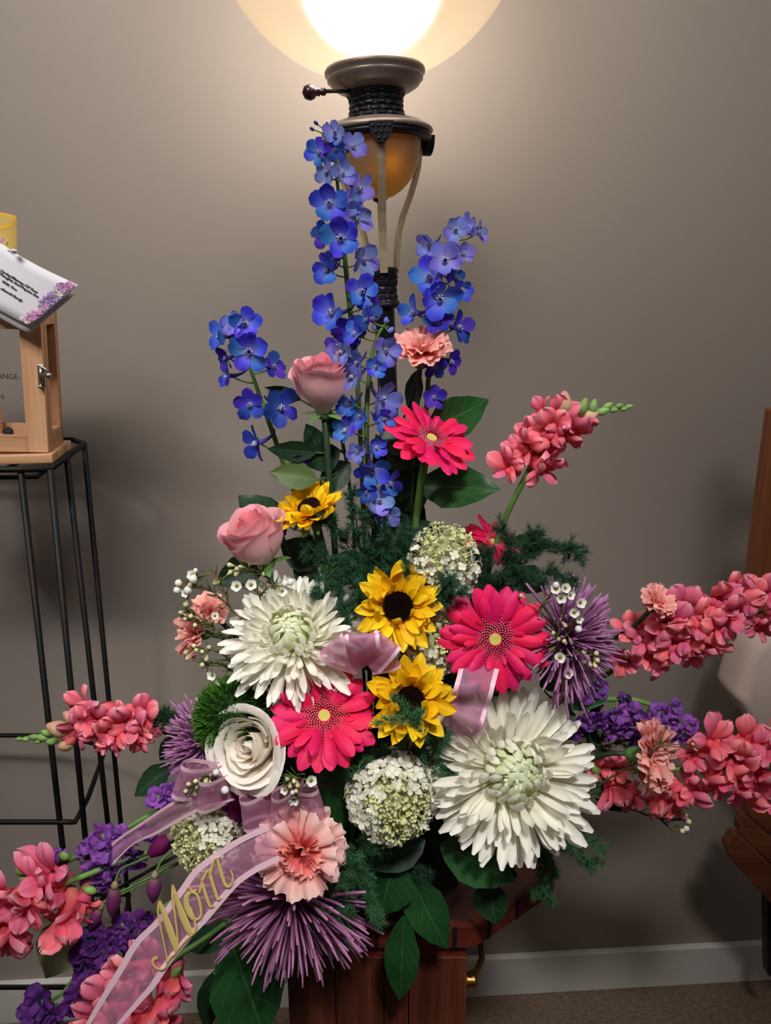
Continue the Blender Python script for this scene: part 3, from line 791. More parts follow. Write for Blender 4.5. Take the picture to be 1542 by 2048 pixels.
def stock_meshes(key):
    if key in _st: return _st[key]
    m = {'p': M_stock, 'd': M_stockdk}[key]; P = []
    for j in range(5):
        V, F, U = petal(.5, .48, 'round', R(8), R(J(30) + 10), R(-40 + J(30)), -.1, 6, 6, .11, 4, 0, J(.3)); P.append(mk('petal', V, F, m, U))
    V, F, U = lathe([(.03, -.4), (.1, -.3), (.12, -.05), (.06, .04), (.0001, .05)], 8); _st[key] = (P, mk('floret', V, F, M_calyx, U)); return _st[key]
def stock(label, stem_px, florets, buds=(), key='p', end=None):
    pts = [W(*q) for q in stem_px]; o = pts[-1]
    root = thing('stock_stem', label, 'flower', Matrix.Translation(o), 'purple stock flowers')
    path = spline(pts, 4); e = end or BASE + Vector((o.x - BASE.x, o.y - BASE.y, 0)) * .2
    path += [path[-1].lerp(e, .5), e]; n = len(path)
    V, F, U = tube([p - o for p in path], [.0014 + .002 * min(1, i / (n * .45)) for i in range(n)], 7); part('stem', mk('stem', V, F, M_stem, U), root)
    mb = MB()
    for i, f in enumerate(florets):
        u, v, Y, d = f[:4]; P, fl = stock_meshes(f[4] if len(f) > 4 else key)
        p = W(u, v, Y); s = d * S(u, v, Y); q = min(path, key=lambda a: (a - p).length); out = p - q
        face = (out.normalized() * .8 + Vector((J(.4), -.8, .25 + J(.3)))).normalized()
        b = part('floret', fl, root, Matrix.Translation(-o) @ orient(p, face, J(3)) @ Matrix.Scale(s, 4))
        for k in range(10): part('petal', P[(i + k) % 5], b, pl(k * GA + J(.2), R(22 + 66 * (k / 9) ** .8 + J(12)), .04, -.03, J(.5), .72 + .32 * k / 9))
        mb.add(*tube([x - o for x in bez([q, q.lerp(p, .5) + Vector((0, .004, -.003)), p], 4)], .0011, 4))
    part('floret_stalks', mb.mesh('floret_stalks', M_stem), root, stuff=True)
    V, F, U = ball(.5, 8, 6, 1.3); gb = mk('bud', V, F, M_budgreen, U)
    for (u, v, Y, d, ang) in buds: part('bud', gb, root, Matrix.Translation(W(u, v, Y) - o) @ Matrix.Rotation(R(ang), 4, 'Y') @ Matrix.Scale(d * .72 * S(u, v, Y), 4))
    return root
_hy = []
def hyd_meshes():
    if _hy: return _hy[0]
    big = []; small = []
    for j in range(4):
        mb = MB()
        for q in range(4):
            V, F, U = petal(.5, .46, 'round', R(5), R(J(25)), R(J(25)), .2, 4, 3, .05); mb.add(V, F, U, pl(q * PI / 2 + J(.1), R(82 + J(8)), .03, 0, J(.2)))
        mb.add(*ball(.07, 6, 4, 1, (0, 0, .03))); big.append(mb.mesh('floret', M_hyd))
        mb = MB()
        for q in range(4):
            V, F, U = petal(.36, .34, 'round', R(5), R(20 + J(20)), 0, .2, 3, 3); mb.add(V, F, U, pl(q * PI / 2 + J(.2), R(72 + J(16)), .03, 0))
        for q in range(3): mb.add(*ball(.13, 6, 4, 1, (J(.4), J(.4), J(.2) + .05)))
        small.append(mb.mesh('floret', M_hydg))
    _hy.append((big, small)); return _hy[0]
def hydrangea(label, u, v, Y, dpx, face, N_=140, green=.25, gdir=None, elong=1.0, fl=21, maxphi=118):
    Rr = dpx / 2 * S(u, v, Y); pos = W(u, v, Y); f = Vector(face).normalized()
    t = thing('hydrangea_head', label, 'flower', orient(pos - f * Rr * .3, face), 'white panicle hydrangeas')
    big, small = hyd_meshes(); mb = MB(); s = fl * S(u, v, Y)
    gd = (t.matrix_basis.to_3x3().inverted() @ Vector(gdir)).normalized() if gdir else Vector((0, 0, 1))
    for k in range(N_):
        c = 1 - (1 - math.cos(R(maxphi))) * (k + .5) / N_; ph = math.acos(c); a = k * GA
        d = Vector((math.sin(ph) * math.cos(a), math.sin(ph) * math.sin(a), math.cos(ph)))
        rr = Rr * (1 + J(.1)); p = Vector((d.x * rr, d.y * rr, d.z * rr * elong))
        g = d.dot(gd) > 1 - 2 * green + J(.25)
        nd = (d + Vector((J(.4), J(.4), J(.4)))).normalized()
        part('floret', (small if g else big)[k % 4], t, orient(p, nd, J(3)) @ Matrix.Scale(s * (1.0 if g else 1.05) * (1 + J(.2)), 4))
        mb.add(*tube([d * Rr * .25, p], .0008, 3, False))
    part('floret_stalks', mb.mesh('floret_stalks', M_hydg), t, stuff=True)
    part('core', mk('core', *ball(Rr * .8, 14, 9, elong), plain('hydrangea_core', (150, 150, 108), .9)), t)
    stem_to(t, pos - f * Rr * .6, -f, .003, M_twig)
    return t
def leafobj(parent, o, b, tip, wpx, mat, roll=0, bend=-14, fold=.18, name='leaf', nv=6):
    B = W(*b); T = W(*tip); L = (T - B).length; w = wpx * S(*b)
    V, F, U = petal(L * 1.02, w, 'leaf', R(-bend * .5), R(bend), 0, .05, 9, nv, .02, 3, 0, J(.15), fold=fold, wav=.02)
    mid = (B + T) / 2; tocam = (CAM - mid).normalized()
    M = frame(B, T - B, tocam + Vector((0, 0, .15))) @ Matrix.Rotation(R(roll), 4, 'X')
    M = Matrix.Translation(-o) @ M
    return part(name, mk(name, V, F, mat, U), parent, M)
def sprig(label, twig, leaves, mat=None, group='leafy green sprigs', name='leaf_sprig', tw_mat=None, r=.0022):
    """twig: (u,v,Y) list; leaves: (base, tip, wpx, roll[, mat])"""
    pts = [W(*q) for q in twig]; o = pts[0]
    root = thing(name, label, 'leaves', Matrix.Translation(o), group)
    e = BASE + Vector((pts[-1].x - BASE.x, pts[-1].y - BASE.y, 0)) * .3
    path = spline(pts + [pts[-1].lerp(e, .55), e], 3)
    part('twig', mk('twig', *tube([p - o for p in path], r, 6), tw_mat or M_stemdk), root)
    mb = MB()
    for lf in leaves:
        m = lf[4] if len(lf) > 4 else (mat or M_leaf)
        leafobj(root, o, lf[0], lf[1], lf[2], m, lf[3], J(10) - 12)
        B = W(*lf[0]); q = min(path, key=lambda a: (a - B).length)
        mb.add(*tube([q - o, (q + B) / 2 - o + Vector((0, 0, -.003)), B - o], [r * .7, r * .5, r * .5], 5))
    part('leaf_stalks', mb.mesh('leaf_stalks', tw_mat or M_stemdk), root)
    return root
def fern(label, stems, Y, mat=None, dens=1.0, nl=16, spread=20, group='asparagus fern sprigs'):
    """stems: list of pixel polylines [(u,v,dy)...] from base to tip; whorled needles grow on branchlets"""
    o = W(stems[0][0][0], stems[0][0][1], Y)
    root = thing('asparagus_fern', label, 'fern', Matrix.Translation(o), group)
    sm = MB(); nb = MB()
    for st in stems:
        P = spline([W(u, v, Y + dy) for u, v, dy in st], 6); s = S(st[0][0], st[0][1], Y)
        sm.add(*tube([p - o for p in P], .0007, 4))
        for i, p in enumerate(P):
            d = (P[min(i + 1, len(P) - 1)] - P[max(0, i - 1)]).normalized()
            for b in range(max(1, int(2 * dens))):
                bd = (d * .9 + Vector((J(1), J(1), J(1)))).normalized(); bl = spread * s * (.5 + rnd.random() * .8)
                q = p + bd * bl
                sm.add(*tube([p - o, q - o], .0004, 3, False))
                for k in range(3):
                    c = p.lerp(q, .45 + .275 * k)
                    for m_ in range(int(nl * .85)):
                        nd = (bd * .55 + Vector((J(1), J(1), J(1)))).normalized(); L = nl * s * (.7 + rnd.random() * .6)
                        sd = nd.cross(Vector((J(1), J(1), J(1)))).normalized() * .00042; s2 = nd.cross(sd)
                        nb.add([c - o + sd, c - o - sd * .5 + s2 * .8, c - o - sd * .5 - s2 * .8, c - o + nd * L], [(0, 1, 3), (1, 2, 3), (2, 0, 3)])
    part('branches', sm.mesh('branches', M_stemdk), root)
    part('needles', nb.mesh('needles', mat or M_fern, False), root, stuff=True)
    return root
_wx = []
def wax_meshes():
    if _wx: return _wx[0]
    mb = MB()
    for q in range(5):
        V, F, U = petal(.42, .44, 'round', R(5), R(30), R(5), .3, 4, 3); mb.add(V, F, U, pl(q * 2 * PI / 5, R(82), .1, 0))
    mb.idx = 1; mb.add(*lathe([(.02, -.4), (.1, -.32), (.17, -.05), (.15, .03), (.0001, .02)], 8)); mb.add(*ball(.05, 5, 4, 2, (0, 0, .08)))
    fl = mb.mesh('flower', None, mats=[M_wax, M_waxc])
    mb = MB(); mb.add(*ball(.5, 8, 6, 1.0, (0, 0, .1))); mb.add(*lathe([(.08, -.9), (.25, -.5), (.42, -.1)], 8)); bd = mb.mesh('bud', M_waxbud)
    mb = MB(); mb.add(*ball(.5, 8, 6, 1.0)); wb = mb.mesh('bud', M_wax)
    _wx.append((fl, bd, wb)); return _wx[0]
def wax(label, twigs, flowers, buds, wbuds=(), needles=1.0, end=None):
    """twigs: list of polylines (u,v,Y)"""
    o = W(*twigs[0][0]); root = thing('waxflower_sprig', label, 'flower', Matrix.Translation(o), 'waxflower sprigs')
    fl, bd, wb = wax_meshes(); mb = MB(); nb = MB(); allp = []
    for i, tw in enumerate(twigs):
        P = spline([W(*q) for q in tw], 4)
        if i == 0:
            e = end or BASE + Vector((o.x - BASE.x, o.y - BASE.y, 0)) * .3
            P = [e, e.lerp(P[0], .6)] + P
        allp += P if i else P[2:]
        mb.add(*tube([p - o for p in P], .0011, 5))
        for p, q in list(zip(P, P[1:]))[(2 if i == 0 else 0):]:
            for k in range(int(2 * needles + rnd.random())):
                c = p.lerp(q, rnd.random()); d = ((q - p).normalized() + Vector((J(1), J(1), J(1))) * .8).normalized(); L = 24 * S(tw[0][0], tw[0][1], tw[0][2]) * (.6 + rnd.random() * .7)
                nb.add(*tube([c - o, c + d * L - o], [.0007, .0004], 4))
    for (u, v, Y, d, dx, upv) in flowers:
        p = W(u, v, Y); part('flower', fl, root, Matrix.Translation(-o) @ orient(p, fc(dx, upv, .9), J(2)) @ Matrix.Scale(d * S(u, v, Y) * 1.02, 4))
        q = min(allp, key=lambda a: (a - p).length); mb.add(*tube([q - o, p - o], .0007, 4))
    for lst, me_ in ((buds, bd), (wbuds, wb)):
        for (u, v, Y, d) in lst:
            p = W(u, v, Y); q = min(allp, key=lambda a: (a - p).length)
            dr = (p - q) if (p - q).length > 1e-4 else Vector((0, -.5, 1))
            part('bud', me_, root, Matrix.Translation(-o) @ orient(p, dr) @ Matrix.Scale(d * S(u, v, Y), 4)); mb.add(*tube([q - o, p - o], .0007, 4))
    part('twigs', mb.mesh('twigs', M_twig), root); part('needle_leaves', nb.mesh('needle_leaves', M_leafol), root, stuff=True)
    return root

# ================================================================== THE ARRANGEMENT
# --- delphiniums
delphinium('tallest blue delphinium, its tip reaching up to the lamp ring',
  [(668, 262, 0), (672, 340, 0), (682, 430, 0), (690, 520, 0), (700, 620, .005), (712, 720, .01), (722, 900, .02)], .845,
  [(670, 265, 44, 'l'), (704, 295, 50, 'l'), (641, 306, 52, 'b'), (672, 300, 40, 'd'), (655, 345, 46), (684, 350, 46, 'l'), (717, 377, 58, 'l'), (661, 408, 74, 'b'), (700, 405, 46, 'l'), (712, 438, 60, 'l'),
   (682, 475, 80, 'b'), (650, 468, 48, 'd'), (725, 520, 62, 'l'), (657, 540, 56, 'b'), (668, 520, 40, 'd'), (722, 583, 62, 'b'), (735, 610, 55, 'd'), (667, 625, 72, 'b'), (700, 660, 60, 'd'), (680, 690, 52, 'd')], 'b', 'l',
  [(624, 258, 12, -60), (632, 246, 12, -50), (622, 290, 11, -70), (655, 250, 14, -20), (684, 268, 12, 30)])
delphinium('pale lavender-blue delphinium in front of the tallest blue one',
  [(778, 640, 0), (757, 668, 0), (745, 710, 0), (735, 790, 0), (733, 880, .005), (738, 960, .02), (748, 1060, .05)], .815,
  [(737, 640, 48, 'd'), (712, 668, 46), (688, 702, 58), (770, 700, 56), (715, 725, 44), (708, 752, 56), (751, 735, 42), (762, 796, 70), (700, 806, 52), (766, 838, 50), (722, 832, 44), (695, 860, 52), (716, 902, 40),
   (750, 895, 42), (745, 938, 70), (776, 966, 54), (757, 1002, 54), (772, 1030, 52), (735, 985, 44, 'd')], 'l', 'b',
  [(772, 640, 15, 20), (782, 660, 17, 50), (748, 655, 14, -20), (720, 645, 16, -40), (800, 1085, 16, 160)])
delphinium('bent-tipped blue delphinium rising right of the lamp pole',
  [(950, 458, 0), (925, 450, 0), (895, 490, 0), (880, 560, 0), (868, 640, 0), (858, 740, .01), (850, 860, .03), (838, 1000, .05)], .85,
  [(955, 466, 40, 'l'), (933, 447, 36, 'l'), (911, 460, 48, 'l'), (860, 490, 52, 'l'), (890, 520, 66, 'l'), (924, 508, 44, 'l'), (860, 556, 68, 'b'), (909, 556, 46, 'd'), (881, 596, 76, 'b'), (921, 580, 44, 'b'),
   (830, 626, 58, 'b'), (875, 645, 54, 'd'), (914, 655, 60, 'd'), (898, 722, 50, 'd'), (868, 732, 42, 'd'), (866, 795, 44, 'd')], 'b', 'd',
  [(965, 470, 15, 70), (945, 440, 15, 40), (958, 455, 14, 60)])
delphinium('short blue delphinium leaning out at upper left of the arrangement',
  [(478, 640, 0), (492, 710, 0), (515, 780, 0), (540, 850, .005), (568, 930, .02), (610, 1040, .05)], .83,
  [(448, 672, 66, 'b'), (492, 647, 60, 'b'), (470, 650, 45, 'l'), (498, 703, 76, 'b'), (455, 716, 46, 'd'), (459, 752, 52, 'b'), (546, 734, 50, 'd'), (560, 815, 70, 'd'), (503, 810, 56, 'd'), (515, 886, 62, 'd'), (600, 917, 34, 'd'), (563, 1050, 46, 'd')], 'b', 'd',
  [(483, 635, 16, 5), (502, 642, 15, 25), (462, 636, 14, -15)])
# --- snapdragons
snapdragon('single coral snapdragon arching up right against the bare wall',
  [(1258, 815, .83), (1205, 818, .83), (1150, 838, .83), (1095, 880, .83), (1045, 965, .835), (1005, 1050, .85), (975, 1150, .87)],
  [(1020, 935, .825, 56), (1035, 905, .83, 46), (1052, 895, .82, 54), (1085, 932, .815, 70), (1072, 870, .83, 50), (1098, 862, .815, 64), (1112, 832, .82, 62), (1140, 862, .82, 58), (1125, 880, .83, 52), (1158, 848, .825, 46), (1095, 905, .83, 54), (1085, 825, .83, 40)],
  [(1128, 808, .82, 36, 0, 0), (1180, 832, .825, 26, 0, 60), (1165, 815, .825, 28, 1, 20), (1186, 815, .825, 24, 1, 10), (1205, 823, .825, 20, 1, 70), (1215, 812, .83, 16, 1, 60), (1228, 820, .83, 15, 1, 80), (1238, 812, .83, 14, 1, 70), (1248, 818, .83, 13, 1, 80), (1258, 813, .83, 12, 1, 80)])
snapdragon('upper coral snapdragon reaching right toward the chair back',
  [(1640, 1195, .78), (1580, 1210, .78), (1500, 1228, .785), (1420, 1250, .79), (1340, 1285, .80), (1260, 1320, .82), (1180, 1370, .85)],
  [(1262, 1262, .80, 52), (1290, 1275, .795, 58), (1250, 1318, .81, 56), (1300, 1310, .80, 58), (1335, 1248, .785, 66), (1345, 1290, .785, 64), (1375, 1270, .78, 62), (1362, 1218, .785, 60), (1400, 1245, .775, 66), (1410, 1290, .785, 60), (1435, 1200, .775, 62),
   (1440, 1250, .77, 62), (1465, 1180, .78, 58), (1470, 1225, .765, 66), (1500, 1190, .77, 56), (1520, 1250, .77, 58), (1530, 1190, .765, 60), (1320, 1330, .80, 50), (1560, 1235, .765, 60), (1590, 1200, .77, 56), (1385, 1310, .79, 48)],
  [(1620, 1200, .78, 28, 0, 60), (1640, 1193, .78, 22, 1, 70)])
snapdragon('lower coral snapdragon reaching right under the salmon carnation',
  [(1660, 1515, .77), (1600, 1525, .77), (1520, 1532, .775), (1420, 1535, .78), (1300, 1540, .79), (1200, 1548, .81), (1120, 1560, .84)],
  [(1225, 1575, .80, 66), (1195, 1530, .81, 50), (1270, 1592, .79, 52), (1310, 1575, .785, 66), (1360, 1590, .775, 70), (1390, 1570, .77, 66), (1425, 1482, .77, 66), (1470, 1520, .765, 72), (1440, 1560, .765, 66), (1490, 1480, .77, 62), (1520, 1500, .76, 64),
   (1480, 1580, .765, 62), (1525, 1555, .76, 70), (1540, 1600, .765, 60), (1385, 1510, .78, 50), (1570, 1490, .76, 64), (1580, 1560, .76, 64), (1330, 1610, .785, 48), (1230, 1540, .80, 50)],
  [(1650, 1515, .77, 30, 0, 70), (1190, 1540, .80, 22, 1, -30)])
snapdragon('coral snapdragon pointing left across the black wire stand',
  [(35, 1478, .80), (80, 1472, .80), (140, 1460, .80), (210, 1452, .80), (300, 1455, .81), (370, 1480, .83)],
  [(168, 1412, .79, 50), (185, 1440, .785, 56), (160, 1462, .79, 58), (205, 1470, .785, 60), (200, 1440, .79, 58), (235, 1455, .78, 62), (225, 1480, .785, 54), (265, 1445, .78, 64), (285, 1430, .785, 56), (280, 1475, .785, 54), (245, 1430, .79, 48), (290, 1455, .79, 50)],
  [(118, 1458, .79, 36, 0, -70), (142, 1435, .795, 26, 0, -50), (132, 1490, .79, 26, 0, -110), (85, 1475, .80, 20, 1, -80), (95, 1466, .80, 18, 1, -70), (105, 1482, .80, 22, 1, -100), (68, 1474, .80, 16, 1, -85), (52, 1478, .80, 14, 1, -90), (38, 1478, .80, 12, 1, -90), (78, 1482, .80, 14, 1, -110)])
snapdragon('coral snapdragon running off the left edge below the purple stock',
  [(-90, 1850, .70), (-10, 1822, .70), (70, 1790, .71), (160, 1755, .72), (250, 1720, .74), (340, 1690, .77)],
  [(98, 1752, .71, 82), (70, 1770, .705, 60), (118, 1778, .715, 54), (45, 1800, .695, 84), (22, 1850, .695, 90), (60, 1820, .69, 64), (135, 1830, .705, 76), (165, 1805, .715, 60), (5, 1795, .70, 66), (15, 1880, .695, 70), (-40, 1850, .695, 80), (-20, 1810, .695, 76)], [(180, 1780, .72, 22, 1, -70)])
snapdragon('coral snapdragon in the bottom left corner behind the gold lettered ribbon',
  [(150, 2120, .70), (200, 2050, .70), (270, 1985, .70), (345, 1920, .71), (420, 1870, .73), (500, 1810, .77)],
  [(275, 1945, .70, 82), (300, 1920, .705, 60), (335, 1985, .695, 78), (352, 1955, .70, 56), (240, 2000, .69, 88), (290, 2020, .69, 78), (205, 2035, .69, 84), (255, 2060, .69, 84), (180, 2060, .69, 80), (320, 2040, .69, 60)],
  [(352, 1945, .70, 24, 1, 40)])
# --- stock
stock('purple stock with green bud tip left of the ribbon tail', [(45, 1745, .74), (85, 1738, .74), (140, 1720, .745), (200, 1690, .75), (290, 1635, .77), (380, 1590, .80)],
  [(318, 1593, .765, 54), (340, 1585, .77, 44), (205, 1672, .735, 66), (232, 1668, .74, 54), (190, 1690, .735, 56), (215, 1700, .73, 62), (195, 1730, .735, 64), (225, 1735, .735, 56), (210, 1765, .735, 60), (180, 1755, .74, 48), (118, 1712, .74, 34), (100, 1722, .735, 36), (82, 1730, .735, 34), (165, 1700, .74, 36), (270, 1720, .745, 56, 'd'), (255, 1690, .745, 50, 'd'), (300, 1660, .755, 48, 'd')],
  [(58, 1730, .735, 24, -20), (42, 1742, .735, 26, -60), (48, 1756, .735, 22, -100), (66, 1745, .73, 20, -70), (128, 1712, .73, 24, -60)])
stock('dark purple stock drooping at bottom left under the nodding buds', [(60, 2025, .705), (120, 1990, .71), (155, 1950, .715), (210, 1895, .725), (280, 1845, .745), (350, 1800, .78)],
  [(185, 1880, .71, 66), (165, 1905, .705, 60), (205, 1905, .705, 64), (175, 1935, .705, 58), (200, 1955, .70, 64), (165, 1980, .70, 70), (195, 1995, .70, 62), (150, 2010, .70, 54), (80, 2005, .695, 74), (65, 2025, .695, 60), (105, 2025, .695, 60), (245, 1850, .73, 50, 'd'), (228, 1870, .725, 44, 'd'), (290, 1840, .74, 50, 'd'), (265, 1885, .725, 56, 'd'), (240, 1925, .715, 60, 'd'), (215, 1975, .71, 56, 'd'), (120, 2060, .695, 60)], [], 'd')
stock('purple stock lying out to the right above the salmon carnation', [(1385, 1470, .80), (1330, 1425, .80), (1270, 1400, .80), (1200, 1400, .81), (1120, 1415, .83)],
  [(1165, 1388, .80, 48), (1195, 1378, .80, 52), (1170, 1440, .795, 54), (1205, 1440, .79, 58), (1232, 1430, .785, 60), (1250, 1455, .79, 54), (1275, 1430, .785, 54), (1225, 1465, .79, 48), (1300, 1445, .785, 50), (1320, 1425, .785, 46), (1348, 1418, .785, 44), (1340, 1450, .785, 42), (1380, 1452, .785, 44), (1360, 1475, .79, 40), (1150, 1465, .80, 44, 'd'), (1270, 1480, .79, 46, 'd'), (1250, 1400, .80, 36, 'd'), (1190, 1415, .81, 46, 'd'), (1420, 1470, .79, 22)], [(1400, 1480, .79, 16, 80)])
# --- gerberas
gerbera('tilted hot pink gerbera high on the right, in front of dark leaves', 862, 878, .80, 190, fc(.34, .92, .5), roll=.3)
gerbera('hot pink gerbera facing the viewer beside the right spider mum', 990, 1278, .755, 218, fc(-.02, .32, 1), roll=.1)
gerbera('hot pink gerbera between the white rose and the lower sunflower', 648, 1432, .715, 214, fc(.2, .95, .9), roll=.5)
gerbera('small hot pink gerbera half hidden in fern behind the upper hydrangea', 985, 1085, .86, 130, fc(.4, .9, .35))
# --- sunflowers
sunflower('yellow sunflower in the middle with its dark disc facing right', 795, 1213, .755, 182, fc(.1, .42, 1))
sunflower('lower yellow sunflower with fern lying over its petals', 820, 1402, .715, 178, fc(.0, .55, 1), roll=.4)
sunflower('yellow sunflower seen from the side beside the pale pink rose', 622, 1022, .80, 150, fc(-.3, .95, .38), disc=.3)
# --- mums
mum('white chrysanthemum at left with a pink tinged lower edge', 585, 1272, .755, 250, fc(-.02, .85, .85), 292)
mum('largest white chrysanthemum at lower right over the table corner', 1022, 1545, .735, 322, fc(.12, .68, 1), 299)
# --- spider mums
spider('mauve spider mum at right behind the waxflowers', 1130, 1280, .79, 280, fc(.85, .25, .55), 270, None, 8, 100)
spider('mauve spider mum at left behind the ribbon loops', 412, 1490, .775, 206, fc(-.8, .12, .7), 300, None, 8, 92)
spider('plum spider mum hanging below the pale pink carnation', 588, 1788, .73, 384, fc(-.22, -.85, .8), 295, M_spider2, 10, 96, 14)
# --- roses
rose('pink rosebud standing upright below the delphiniums', 640, 768, .80, 104, 112, fc(-.1, 1, .22), M_rosep, M_roseq, .08, .4)
rose('pale pink rose leaning left beside a dark leaf', 511, 1080, .78, 118, 106, fc(-.3, .95, .32), M_rosep, M_roseq, .06, 1.2)
rose('open white rose next to the green pompon', 508, 1490, .715, 146, 92, fc(-.42, .45, 1), M_rosew, M_rosew, .22, .2, 6)
# --- carnations
carnation('salmon carnation at the top beside the lamp pole', 843, 700, .82, 118, fc(.05, .96, .34), M_carn, M_carn, 44, 82)
carnation('large pale pink carnation below the ribbon bow', 603, 1705, .675, 178, fc(.03, .42, 1), M_carnp, M_carni, 50, 100)
carnation('salmon carnation turned right above the lower snapdragon', 1300, 1512, .755, 140, fc(.82, .22, .5), M_carn, M_carn, 46, 84, end=W(1120, 1560, .84))
carnation('small salmon carnation above the upper right snapdragon', 1312, 1205, .775, 84, fc(.3, .85, .4), M_carn, M_carn, 30, 72, end=W(1150, 1330, .85))
carnation('pink carnation at far left beside the waxflowers, lower of two', 388, 1268, .79, 96, fc(-.85, .25, .45), M_carn, M_carn, 36, 86, end=W(560, 1400, .85))
carnation('pink carnation at far left beside the waxflowers, upper of two', 418, 1222, .80, 82, fc(-.4, .75, .5), M_carn, M_carn, 32, 82, end=W(570, 1390, .86))
# --- hydrangeas
hydrangea('cone shaped white hydrangea beside the fern at upper right', 888, 1115, .79, 142, fc(.05, .8, .6), 150, .22, Vector((.2, -.2, 1)), 1.15, 20)
hydrangea('round white hydrangea with a green heart left of the largest chrysanthemum', 782, 1602, .70, 168, fc(0, .28, 1), 250, .15, Vector((.3, -1, .1)), .95, 25)
hydrangea('greenish white hydrangea between the two ribbon tails', 408, 1680, .715, 132, fc(-.3, .35, 1), 170, .4, Vector((-1, -.5, -.1)), 1.1, 19)
hydrangea('sparse white hydrangea wedged between the two front sunflowers', 862, 1290, .775, 130, fc(0, .5, 1), 110, .3, Vector((.6, 0, 1)), 1.0, 20)
# --- green dianthus pompon
def pompon(label, u, v, Y, dpx, face):
    Rr = dpx / 2 * S(u, v, Y); pos = W(u, v, Y)
    t = thing('green_dianthus', label, 'flower', orient(pos, face)); mb = MB()
    for k in range(2600):
        c = 1 - 1.65 * (k + .5) / 2600; ph = math.acos(c); a = k * GA
        d = Vector((math.sin(ph) * math.cos(a), math.sin(ph) * math.sin(a), c)); q = (d + Vector((J(.5), J(.5), J(.5)))).normalized()
        b = d * Rr * .72; e = b + q * Rr * (.26 + J(.08)); m_ = (b + e) / 2 + d * Rr * .03; w = q.cross(Vector((J(1), J(1), J(1)))).normalized() * Rr * .012
        mb.add([b - w, b + w, m_ + w, m_ - w, e], [(0, 1, 2, 3), (3, 2, 4)], [(0, 0), (0, 1), (.5, 1), (.5, 0), (1, .5)])
    part('bristles', mb.mesh('bristles', M_dian, False), t, stuff=True)
    part('core', mk('core', *ball(Rr * .74, 16, 10), plain('dianthus_core', (20, 48, 14), .9)), t)
    stem_to(t, pos - Vector(face).normalized() * Rr * .7, -Vector(face), .003, M_stem)
pompon('fuzzy green dianthus pompon beside the white rose', 468, 1432, .755, 176, fc(-.2, .45, 1))
# --- leaves
sprig('glossy leaf sprig with two broad leaves right of the tilted gerbera', [(848, 860, .845), (842, 960, .845), (832, 1060, .85)],
  [((858, 862, .845), (976, 800, .83), 84, 14), ((838, 972, .845), (998, 978, .81), 92, -6), ((830, 905, .85), (760, 850, .86), 66, 0, M_leafdk), ((832, 930, .85), (770, 880, .85), 80, 10, M_leafdk)], r=.003)
sprig('dark leaf sprig behind the lavender delphinium and gerbera stem', [(800, 860, .86), (806, 960, .86), (800, 1080, .865)],
  [((800, 970, .86), (850, 900, .85), 70, 10, M_leafdk), ((800, 1020, .86), (845, 940, .86), 84, -10, M_leafdk), ((795, 1090, .86), (835, 985, .86), 80, 5, M_leafdk), ((795, 960, .865), (752, 870, .86), 66, 0, M_leafdk), ((836, 740, .86), (822, 830, .86), 40, 20, M_leafdk)], M_leafdk)
sprig('rose leaves with one olive leaf at upper left below the rosebud', [(672, 830, .82), (688, 900, .825), (700, 980, .84)],
  [((635, 960, .81), (540, 945, .80), 58, 8, M_leafol), ((632, 905, .815), (536, 898, .80), 44, -20, M_leafdk), ((640, 905, .82), (612, 848, .815), 44, 0, M_leafdk), ((680, 900, .82), (610, 930, .82), 62, -10, M_leafdk), ((700, 925, .83), (640, 985, .82), 60, 10, M_leafdk), ((602, 800, .82), (530, 775, .83), 30, 10, M_leaf), ((690, 880, .83), (648, 830, .83), 40, 0, M_leaf)])
sprig('dark leaves behind the pale pink rose at left', [(560, 1060, .82), (590, 1130, .83), (640, 1200, .85)],
  [((560, 1068, .82), (478, 992, .815), 84, 5, M_leafdk), ((545, 1075, .82), (438, 1078, .81), 34, 10, M_leafdk), ((540, 1110, .81), (430, 1170, .80), 66, 0, M_leafdk), ((640, 1130, .83), (560, 1085, .83), 70, 0, M_leafdk), ((590, 1120, .83), (640, 1180, .82), 50, 0, M_leafdk)])
sprig('broad leaf pointing right below the largest chrysanthemum', [(890, 1700, .745), (870, 1690, .77), (840, 1660, .82)],
  [((880, 1690, .735), (1028, 1762, .715), 100, -8), ((905, 1695, .745), (1034, 1752, .74), 80, 5, M_leafdk), ((975, 1755, .745), (992, 1850, .73), 72, 10, M_leafdk)])
sprig('hanging leaf sprig in front of the notched table edge', [(800, 1730, .735), (800, 1700, .75), (795, 1660, .80)],
  [((790, 1715, .73), (760, 1832, .715), 108, -10), ((815, 1745, .735), (895, 1898, .72), 84, 10), ((808, 1830, .72), (800, 2000, .715), 72, 0), ((850, 1680, .735), (735, 1735, .715), 70, -20, M_leafdk), ((800, 1700, .75), (700, 1780, .75), 70, 0, M_leafdk)])
sprig('large dark leaf hanging below the plum spider mum', [(480, 1880, .735), (500, 1840, .75), (540, 1780, .79)],
  [((460, 1880, .73), (530, 2075, .71), 150, 0, M_leaf), ((425, 1945, .72), (412, 2060, .715), 48, 15, M_leafdk), ((470, 1850, .74), (372, 1900, .74), 56, 0, M_leafdk), ((520, 1860, .745), (600, 1930, .745), 80, 0, M_leafdk)], tw_mat=M_twig)
sprig('single pale green leaf back at left under the coral snapdragon', [(150, 1830, .735), (200, 1800, .745), (300, 1740, .78)], [((150, 1832, .735), (92, 1955, .72), 96, 10, M_leafpale)])
